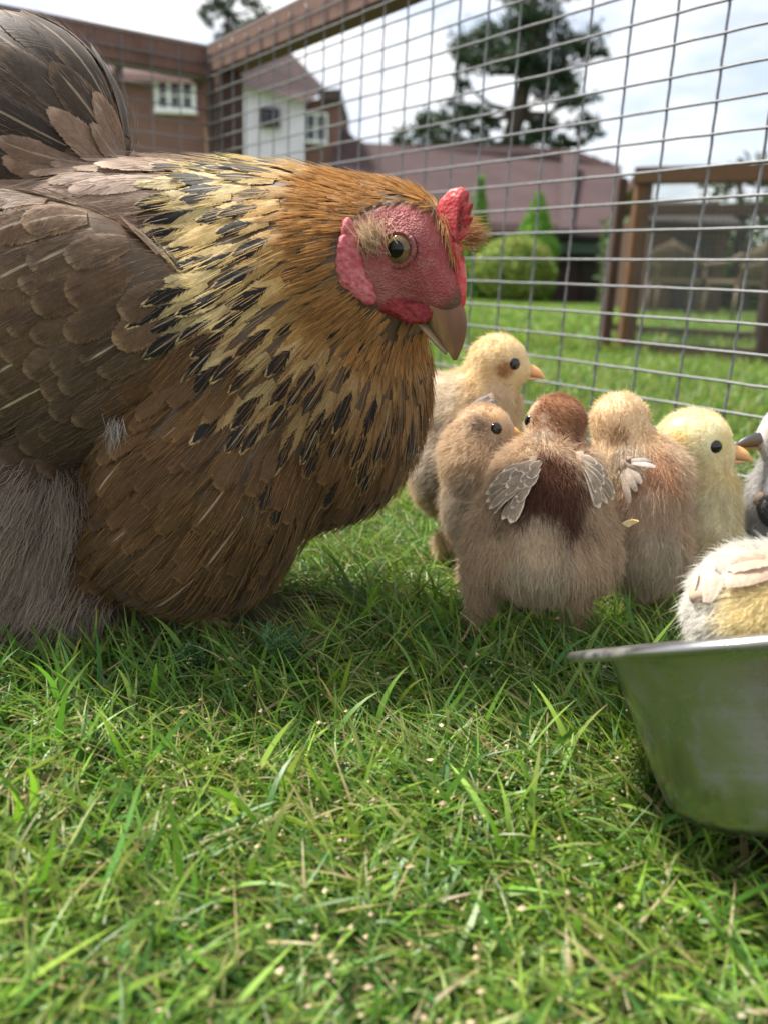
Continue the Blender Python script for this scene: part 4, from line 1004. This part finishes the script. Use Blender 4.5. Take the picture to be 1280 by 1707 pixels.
# ------------------------------------------------------------------ chicks
M['chick_eye'] = Mat('chick_eye'); M['chick_eye'] = M['chick_eye'].done(M['chick_eye'].pbr((.006, .005, .005), .08, spec=.6))
m = Mat('chick_skin'); M['chick_skin'] = m.done(m.pbr(m.attr('col', 'Color'), .85, spec=.1))
M['chick_leg'] = m_simple('chick_leg', (.45, .33, .18), (.36, .25, .15), 400, .6)
def spots_col(p, base, spots):
    c = tri(base, len(p)).astype(float)
    for (q, r, k_) in spots:
        d = np.linalg.norm(p - np.array(q), axis=1); w = np.clip((r * 1.25 - d) / (r * .5), 0, 1); w = (w * w * (3 - 2 * w))[:, None]
        c = c * (1 - w) + np.array(k_) * w
    return c
def chick(label, els, head, hr, yaw, pitch, base, spots, n=20000, fl=(.0040, .0075), back=None, eye_r=.0045, beak_c=((.70, .36, .14), (.74, .44, .26)), feet=(), wings=(), bl=1.0, sides=(1, -1), rough=.10):
    """els: (px,py,Y,(rx,ry,rz),yaw,pitch); head: (px,py,Y)"""
    b = Body()
    for (x, y, Y, r, a, pi_) in els: b.add(P(x, y, Y), np.array(r) * .92, rotm(R(a), R(pi_)), .010)
    H = np.array(P(*head)); Rm = rotm(R(yaw), R(pitch)); b.add(H, (hr * 1.04, hr * .96, hr * .97), Rm, .008)
    b.add(H + Rm @ np.array([hr * .72, 0, -hr * .22]), (hr * .46, hr * .44, hr * .40), Rm, .006)
    for (x, y, Y, dx) in feet: q_ = np.array(P(x, y, Y)); b.add((q_[0], q_[1], .022), (.0065, .0065, .012), None, .008)
    cs = np.array([e_[0] for e_ in b.e]); mr = max(max(e_[1]) for e_ in b.e)
    V, F = b.mesh(cs.min(0) - mr * 1.1, cs.max(0) + mr * 1.1, .0028)
    root = empty('chick', (H[0], cs[0][1], 0)); off = np.array(root.location); tag(root, label, 'chick', 'chicks beside the hen')
    bodyc = np.clip(spots_col(V, base, spots) * .8, 0, 1)
    link('body', np_mesh('body', V - off, F, M['chick_skin'], True, {'col': bodyc}), root)
    # eyes and beak first, so that down keeps clear of them
    eyes = []
    for sd in sides:
        e0 = b.snap(np.array([H + Rm @ (np.array([.52, -.80 * sd, .10]) * hr)]), 0, 6)[0]; en_ = norm(b.grad(e0[None])[0] + Rm @ np.array([0, -.4 * sd, 0])); eyes.append(e0)
        ball('eye', e0 + en_ * (.0006 - eye_r * .45), eye_r, M['chick_eye'], root, off, en_, (1, 1, .75))
    fr_ = lambda a_, b_, c_: H + Rm @ np.array([a_ * hr, c_ * hr, b_ * hr])
    tp = 1.08 + .62 * bl
    beak('upper_beak', [(.82, .10), (1.05 + .2 * bl, .16), (tp - .12, .0), (tp, -.30)], [(.80, -.28), (1.1, -.30), (tp - .2, -.28), (tp - .01, -.34)], (.30, .02), off, root, fr_, beak_c[0], beak_c[1], M['chick_beak'])
    beak('lower_beak', [(.80, -.26), (1.1, -.30), (tp - .25, -.29), (tp - .12, -.32)], [(.78, -.46), (1.05, -.48), (tp - .3, -.42), (tp - .14, -.34)], (.24, .02), off, root, fr_, beak_c[1], beak_c[1], M['chick_beak'])
    p = surf_points(V, F, int(n * 1.7)); ok = np.ones(len(p), bool)
    for e0 in eyes: ok &= np.linalg.norm(p - e0, axis=1) > eye_r * .92
    hp = (p - H) @ Rm; ok &= ~((hp[:, 0] > hr * .98) & (np.abs(hp[:, 1]) < hr * .30) & (np.linalg.norm(p - H, axis=1) < hr * 1.4)); ok &= p[:, 2] > .004
    p = p[ok]; hp = hp[ok]; N = len(p); dh = np.linalg.norm(p - H, axis=1)
    onh = np.clip((hr * 1.35 - dh) / (hr * .35), 0, 1)[:, None]
    bk = np.array(back if back is not None else Rm @ np.array([-1, 0, -.6])); fl_dir = norm((norm(p - (H + Rm @ np.array([hr * 1.3, 0, 0]))) * onh + (norm(bk) + np.array([0, 0, -.55])) * (1 - onh)))
    face = np.clip((hp[:, 0] / hr - .25) / .6, 0, 1) * onh[:, 0]
    L = (fl[0] * onh[:, 0] + fl[1] * (1 - onh[:, 0])) * np.where(rng.random(N) < .06, rng.uniform(1.2, 1.8, N), rng.uniform(.55, 1.15, N)) * (1 - .62 * face)
    # slow clumping so the down parts in tufts
    cl = np.stack([np.sin(p[:, 0] * 420 + p[:, 2] * 260), np.sin(p[:, 1] * 380 + p[:, 0] * 210 + 1), np.sin(p[:, 2] * 450 + p[:, 1] * 300 + 2)], 1) * .26
    pj = p + .0012 * rng.normal(size=p.shape); cl = cl + np.stack([np.sin(pj @ np.array([1100, 700, 900]) + 1), np.sin(pj @ np.array([-800, 1200, 600])), np.sin(pj @ np.array([600, -900, 1300]) + 2)], 1) * .24
    nn = b.grad(p); t = tang(fl_dir, nn); dv = norm(t * .75 + nn * .55 + cl + .30 * rng.normal(size=p.shape)); q = p - nn * .0004; out = [q]
    wv = norm(rng.normal(size=p.shape)) * .12
    for i in range(5): dv = norm(dv + t * .10 + wv * math.sin(i * 2.1 + 1) - np.array([0, 0, .03])); q = q + dv * (L / 5)[:, None]; out.append(q)
    col = np.clip(spots_col(p + .0022 * rng.normal(size=p.shape), base, spots) * (1 + rough * 1.6 * rng.normal(size=(N, 1))) * (.95 + .16 * (np.sin(pj @ np.array([520, 380, 610])) * np.sin(pj @ np.array([-410, 660, 480]) + 1))[:, None]), .006, .95)
    tag(hair('down', np.stack(out, 1) - off, np.array([1, 1, .9, .75, .5, .12]) * .00010, col, M['down'], root), kind='stuff')
    for (x, y, Y, dx) in feet:
        f0 = Vector(P(x, y, Y)); f0.z = .012; top_ = f0 + Vector((0, .004, .030)); o_ = Vector(off); lg = MB()
        lg.tube([top_ - o_, f0 + Vector((0, .001, .012)) - o_, f0 - o_], [.0036, .0028, .0026], 6)
        for a_ in (-.55, 0, .55, math.pi):
            d_ = Vector((math.cos(dx + a_), math.sin(dx + a_), 0)); lg.tube([f0 - o_, f0 + d_ * .008 + Vector((0, 0, .002)) - o_, f0 + d_ * (.017 if a_ != math.pi else .009) - Vector((0, 0, .002)) - o_], [.0024, .0019, .0008], 5)
        lg.build('leg', M['chick_leg'], root, True)
    for wg in wings: chick_wing(root, off, b, **wg)
    return root
m = Mat('chick_beak'); c = m.attr('col', 'Color')
M['chick_beak'] = m.done(m.pbr(c, .4, spec=.4, **{'Subsurface Weight': .2, 'Subsurface Scale': .3, 'Subsurface Radius': (.004, .002, .001)}))
def chick_wing(root, off, b, quills, c1, c2, w=.0058, lift=.0042, fray=.2, dark=0.0, shaft=0.0, pad=(.5, .38, .27), Y0=.40):
    """a young wing: a downy arm and single feathers from base pixel to tip pixel, laid just outside the down"""
    ys = np.arange(Y0, Y0 + .20, .0006)
    def touch(x, y, o_):
        q = np.array([P(x, y, Y) for Y in ys]); dd = b.d(q); k = np.where(dd < o_)[0]
        k = k[0] if len(k) and k[0] < len(ys) else int(dd.argmin()); return q[k]
    A = [touch(q[0], q[1], lift * .75) for q in quills]; T = [touch(q[2], q[3], lift * 1.25) for q in quills]
    mid = np.mean(A, 0); arm = sorted(A, key=lambda q: -q[2])
    wg = MB().tube([Vector(arm[0] - off) + Vector((0, .003, .002)), Vector(mid - off) + Vector((0, .003, 0)), Vector(arm[-1] - off) + Vector((0, .003, 0))], [.0022, .0030, .0018], 8).build('wing', M['arm'], root, True)
    S = 7; U = np.array([-1, -.55, 0, .55, 1.0]); vs_ = np.linspace(0, 1, S + 1); wp = fprofile('body', vs_)
    for k, (q, a_, t_) in enumerate(zip(quills, A, T)):
        d_ = t_ - a_; L = np.linalg.norm(d_); d_ = d_ / L; g = b.grad(((a_ + t_) / 2)[None])[0]; g = norm(g + .25 * rng.normal(size=3)); g = tang(g[None], d_[None])[0]
        sd = np.cross(g, d_); W = w * rng.uniform(.85, 1.15) * (q[4] if len(q) > 4 else 1); bow = rng.uniform(.05, .12) * L; tw = rng.normal() * .25
        rows = []
        for v_, wv in zip(vs_, wp):
            cpt = a_ + d_ * L * v_ + g * (bow * math.sin(math.pi * v_) + .00035 * k * .3); s2 = sd * math.cos(tw * v_) + g * math.sin(tw * v_)
            rows.append([cpt + s2 * (W * .5 * wv * u_) - g * (.16 * u_ * u_ * W * wv) for u_ in U])
        pts = np.array(rows)[None]; fp = np.zeros((1, S + 1, 5, 2)); fp[..., 0] = U; fp[..., 1] = vs_[None, :, None]; vr = 1 + .10 * rng.normal()
        link('feather', feather_mesh('feather', pts - off, fp, rng.random(1), np.clip(tri(c1, 1) * vr, 0, .95), np.clip(tri(c2, 1) * vr, 0, .95), np.array([[dark, fray, shaft]])), wg)
    return wg
M['arm'] = m_simple('downy_arm', (.42, .31, .22), (.34, .25, .18), 500, .9)

# buff chick at the back, under the hen's beak
chick('buff chick standing tall behind the others below the hen beak',
      [(772, 715, .580, (.033, .034, .040), 0, 20), (752, 785, .572, (.031, .030, .036), 0, 0), (800, 690, .582, (.030, .028, .034), 0, 0), (806, 650, .578, (.020, .020, .020), 0, 0), (738, 690, .585, (.022, .024, .030), 0, 30)],
      (830, 604, .575), .0195, -6, -6, (.72, .56, .36),
      [(P(735, 660, .57), .020, (.74, .64, .50)), (P(750, 760, .56), .030, (.62, .54, .44)), (P(760, 800, .56), .022, (.34, .28, .22)), (P(836, 590, .56), .030, (.80, .62, .36)), (P(842, 618, .555), .0065, (.40, .23, .10)), (P(830, 670, .56), .014, (.74, .60, .42))],
      back=(-.9, .1, -.3), eye_r=.0042, feet=((745, 830, .57, 0), (775, 835, .585, 0)),
      wings=[dict(quills=[(815, 662, 782, 686), (818, 668, 772, 698, 1.2), (820, 676, 770, 708, 1.3), (822, 684, 784, 712, 1.2), (824, 668, 800, 684), (826, 676, 802, 696)], c1=(.66, .63, .60), c2=(.34, .31, .30), w=.0075, dark=.45, Y0=.50)])
# brown chick peering round
chick('small brown chick tucked between the buff chick and the dark-backed chick',
      [(796, 785, .517, (.023, .026, .032), 0, 30), (798, 850, .512, (.024, .024, .026), 0, 0), (805, 745, .520, (.022, .022, .022), 0, 0)],
      (806, 714, .518), .0158, -12, 4, (.66, .50, .34),
      [(P(826, 714, .505), .015, (.54, .40, .27)), (P(800, 715, .505), .006, (.24, .17, .12)), (P(818, 738, .505), .006, (.52, .44, .36)), (P(826, 690, .51), .008, (.62, .42, .24)), (P(790, 840, .50), .024, (.58, .48, .37)), (P(760, 770, .51), .014, (.74, .57, .39))],
      n=15000, back=(-.8, 0, -.5), eye_r=.0040, bl=.7, beak_c=((.80, .40, .08), (.82, .46, .16)), feet=((790, 880, .515, 0),))
# dark-backed chick in front, seen from behind
wl_ = dict(c1=(.84, .73, .58), c2=(.36, .27, .20), fray=.22, Y0=.39)
QL = [(882, 774, 836, 786), (884, 780, 824, 800), (882, 787, 814, 812), (880, 794, 807, 824), (878, 800, 808, 838), (876, 805, 814, 850), (874, 810, 822, 860, 1.1), (874, 814, 836, 868, 1.25), (874, 820, 850, 874, 1.35),
      (890, 770, 858, 786), (888, 778, 848, 800), (886, 786, 842, 814), (884, 795, 840, 828), (881, 802, 843, 840), (879, 807, 852, 850), (894, 775, 870, 792), (893, 783, 866, 806), (890, 790, 862, 818), (887, 798, 860, 832), (885, 806, 862, 840), (900, 772, 880, 786), (898, 782, 878, 800), (895, 792, 874, 814)]
QR = [(968, 764, 1016, 800), (969, 768, 1022, 812), (970, 772, 1025, 824), (970, 776, 1022, 834), (972, 780, 1012, 840, 1.15), (974, 785, 998, 848, 1.4), (966, 761, 994, 774), (967, 763, 1004, 784), (968, 767, 1006, 796), (969, 772, 1006, 808), (971, 778, 1000, 818), (973, 783, 990, 824, 1.1)]
chick('front chick with dark brown back and scalloped wings, seen from behind',
      [(903, 835, .452, (.032, .031, .038), 0, 0), (900, 895, .443, (.031, .026, .026), 0, 0), (905, 940, .440, (.036, .026, .021), 0, 0), (815, 898, .452, (.0145, .018, .025), 0, 0), (985, 895, .456, (.0145, .017, .022), 0, 0), (812, 945, .450, (.014, .015, .020), 0, 0), (985, 940, .455, (.015, .016, .018), 0, 0), (918, 770, .466, (.022, .020, .020), 0, 0), (872, 800, .455, (.015, .016, .016), 0, 0), (955, 792, .460, (.016, .016, .014), 0, 0)],
      (926, 706, .476), .0170, 128, -4, (.64, .48, .33),
      [(P(918, 790, .42), .020, (.22, .095, .050)), (P(918, 830, .42), .0235, (.18, .076, .042)), (P(918, 868, .42), .0185, (.14, .060, .036)), (P(935, 690, .462), .018, (.32, .155, .078)), (P(950, 675, .47), .016, (.30, .14, .07)), (P(892, 690, .458), .0085, (.52, .44, .36)), (P(876, 690, .462), .0060, (.050, .040, .035)), (P(905, 735, .455), .008, (.46, .36, .26)), (P(950, 735, .455), .008, (.26, .14, .08)),
       (P(850, 760, .44), .012, (.74, .56, .38)), (P(842, 880, .435), .007, (.24, .17, .12)), (P(965, 885, .435), .008, (.26, .18, .12)), (P(900, 950, .42), .018, (.62, .52, .39)), (P(900, 905, .42), .014, (.70, .56, .41)), (P(840, 960, .44), .010, (.36, .27, .19))],
      n=27000, fl=(.0038, .0080), back=(-.05, -.75, -.7), eye_r=.0038, bl=.5, feet=((800, 1010, .450, 2.0), (960, 1005, .452, 1.6)),
      wings=[dict(wl_, quills=QL), dict(wl_, quills=QR)])
# orange-buff chick, seen from behind
chick('orange buff chick seen from behind, next to the yellow chick',
      [(1072, 835, .490, (.026, .030, .036), 0, 0), (1078, 915, .484, (.027, .027, .030), 0, 0), (1045, 765, .496, (.023, .022, .024), 0, 0), (1090, 800, .492, (.020, .024, .024), 0, 0)],
      (1032, 702, .502), .0178, 62, -4, (.66, .50, .35),
      [(P(1032, 690, .485), .030, (.80, .60, .38)), (P(1090, 800, .465), .018, (.60, .36, .22)), (P(1075, 840, .46), .016, (.58, .36, .23)), (P(1020, 760, .475), .018, (.80, .62, .41)), (P(1050, 765, .475), .010, (.72, .62, .48)), (P(1085, 880, .46), .022, (.64, .48, .35)), (P(1085, 940, .46), .022, (.60, .50, .38)), (P(1030, 725, .484), .006, (.44, .27, .14))],
      back=(-.1, -.75, -.6), eye_r=.0038, bl=.6, feet=((1060, 985, .487, 1.2), (1100, 980, .495, 1.2)),
      wings=[dict(quills=[(1040, 772, 1072, 790), (1042, 782, 1062, 822), (1038, 790, 1050, 842), (1046, 776, 1070, 808)], c1=(.60, .51, .43), c2=(.45, .36, .29), fray=.6, w=.0062, Y0=.42), dict(quills=[(1050, 768, 1088, 770), (1052, 772, 1096, 780)], c1=(.64, .58, .53), c2=(.6, .53, .48), fray=.8, w=.0055, Y0=.42)])
# yellow chick
chick('pale yellow chick facing right beside the wire',
      [(1165, 835, .522, (.0235, .025, .034), 0, 0), (1160, 895, .520, (.0265, .027, .030), 0, 0), (1140, 850, .535, (.028, .026, .030), 0, 0), (1160, 790, .522, (.0205, .020, .020), 0, 0)],
      (1156, 738, .521), .0218, -16, -3, (.93, .77, .47),
      [(P(1150, 715, .50), .022, (.88, .80, .54)), (P(1130, 733, .503), .006, (.78, .58, .20)), (P(1205, 735, .505), .007, (.85, .70, .34)), (P(1165, 880, .50), .024, (.90, .78, .54)), (P(1170, 925, .50), .018, (.78, .66, .44)), (P(1180, 795, .50), .009, (.82, .70, .42)), (P(1195, 850, .50), .016, (.92, .82, .60))],
      n=24000, fl=(.0042, .0080), back=(-.75, .1, -.4), eye_r=.0042, bl=.95, beak_c=((.72, .38, .14), (.74, .44, .24)), feet=((1150, 945, .52, -.3), (1185, 945, .515, -.3)))
# grey and black chick at the frame's edge
chick('pale grey chick with dark beak cut by the right edge',
      [(1335, 835, .525, (.036, .030, .034), 0, 10), (1330, 890, .522, (.032, .028, .024), 0, 0), (1325, 775, .525, (.021, .020, .024), 0, 0)],
      (1322, 722, .526), .0200, 184, -6, (.56, .54, .53),
      [(P(1300, 715, .51), .012, (.40, .36, .30)), (P(1290, 860, .49), .010, (.035, .035, .04)), (P(1310, 840, .49), .012, (.05, .05, .055)), (P(1260, 800, .50), .012, (.62, .60, .58))],
      back=(.8, 0, -.5), eye_r=.0045, bl=1.35, beak_c=((.035, .033, .035), (.30, .18, .08)), feet=((1320, 940, .525, 3.0),),
      wings=[dict(quills=[(1262, 842, 1286, 880), (1268, 838, 1300, 878), (1266, 832, 1312, 866), (1272, 828, 1320, 852)], c1=(.08, .08, .09), c2=(.03, .03, .035), w=.0075, Y0=.46)])
# white and yellow chick feeding in the bowl
chick('white and yellow chick feeding inside the steel bowl',
      [(1284, 1014, .312, (.029, .026, .023), 0, 0), (1216, 1030, .308, (.0150, .018, .015), 0, 0), (1304, 984, .318, (.023, .022, .017), 0, 0), (1250, 994, .318, (.020, .020, .017), 0, 0)],
      (1400, 965, .322), .0185, -10, -25, (.80, .77, .70),
      [(P(1290, 1025, .285), .019, (.95, .80, .48))],
      n=24000, fl=(.004, .0064), back=(-.9, 0, -.05), eye_r=.004,
      wings=[dict(quills=[(1290, 924, 1214, 940), (1292, 936, 1206, 952, 1.1), (1290, 946, 1200, 964, 1.15), (1286, 956, 1204, 974)], c1=(.66, .54, .42), c2=(.58, .42, .31), fray=.4, w=.0090, lift=.0050, Y0=.26),
             dict(quills=[(1158, 1006, 1182, 926, 1.15), (1150, 996, 1160, 950), (1176, 1004, 1190, 952)], c1=(.70, .62, .52), c2=(.62, .48, .38), fray=.08, w=.0085, lift=.0050, Y0=.26)])
# oat flake stuck to the orange chick
fk_ = MB(); q0 = P(1050, 872, .456)
fk_.prism([q0 + Vector(v_) for v_ in ((-.0045, 0, -.001), (-.001, 0, -.0028), (.0012, 0, -.0012), (.0048, 0, .001), (.001, 0, .0018), (-.002, 0, .0006))], (0, .0012, .0006))
M['oat'] = m_simple('oat', (.72, .48, .18), (.78, .62, .36), 300, .6)
tag(fk_.build('feed_flake', M['oat']), 'small yellow feed flake stuck on the orange buff chick', 'flake')
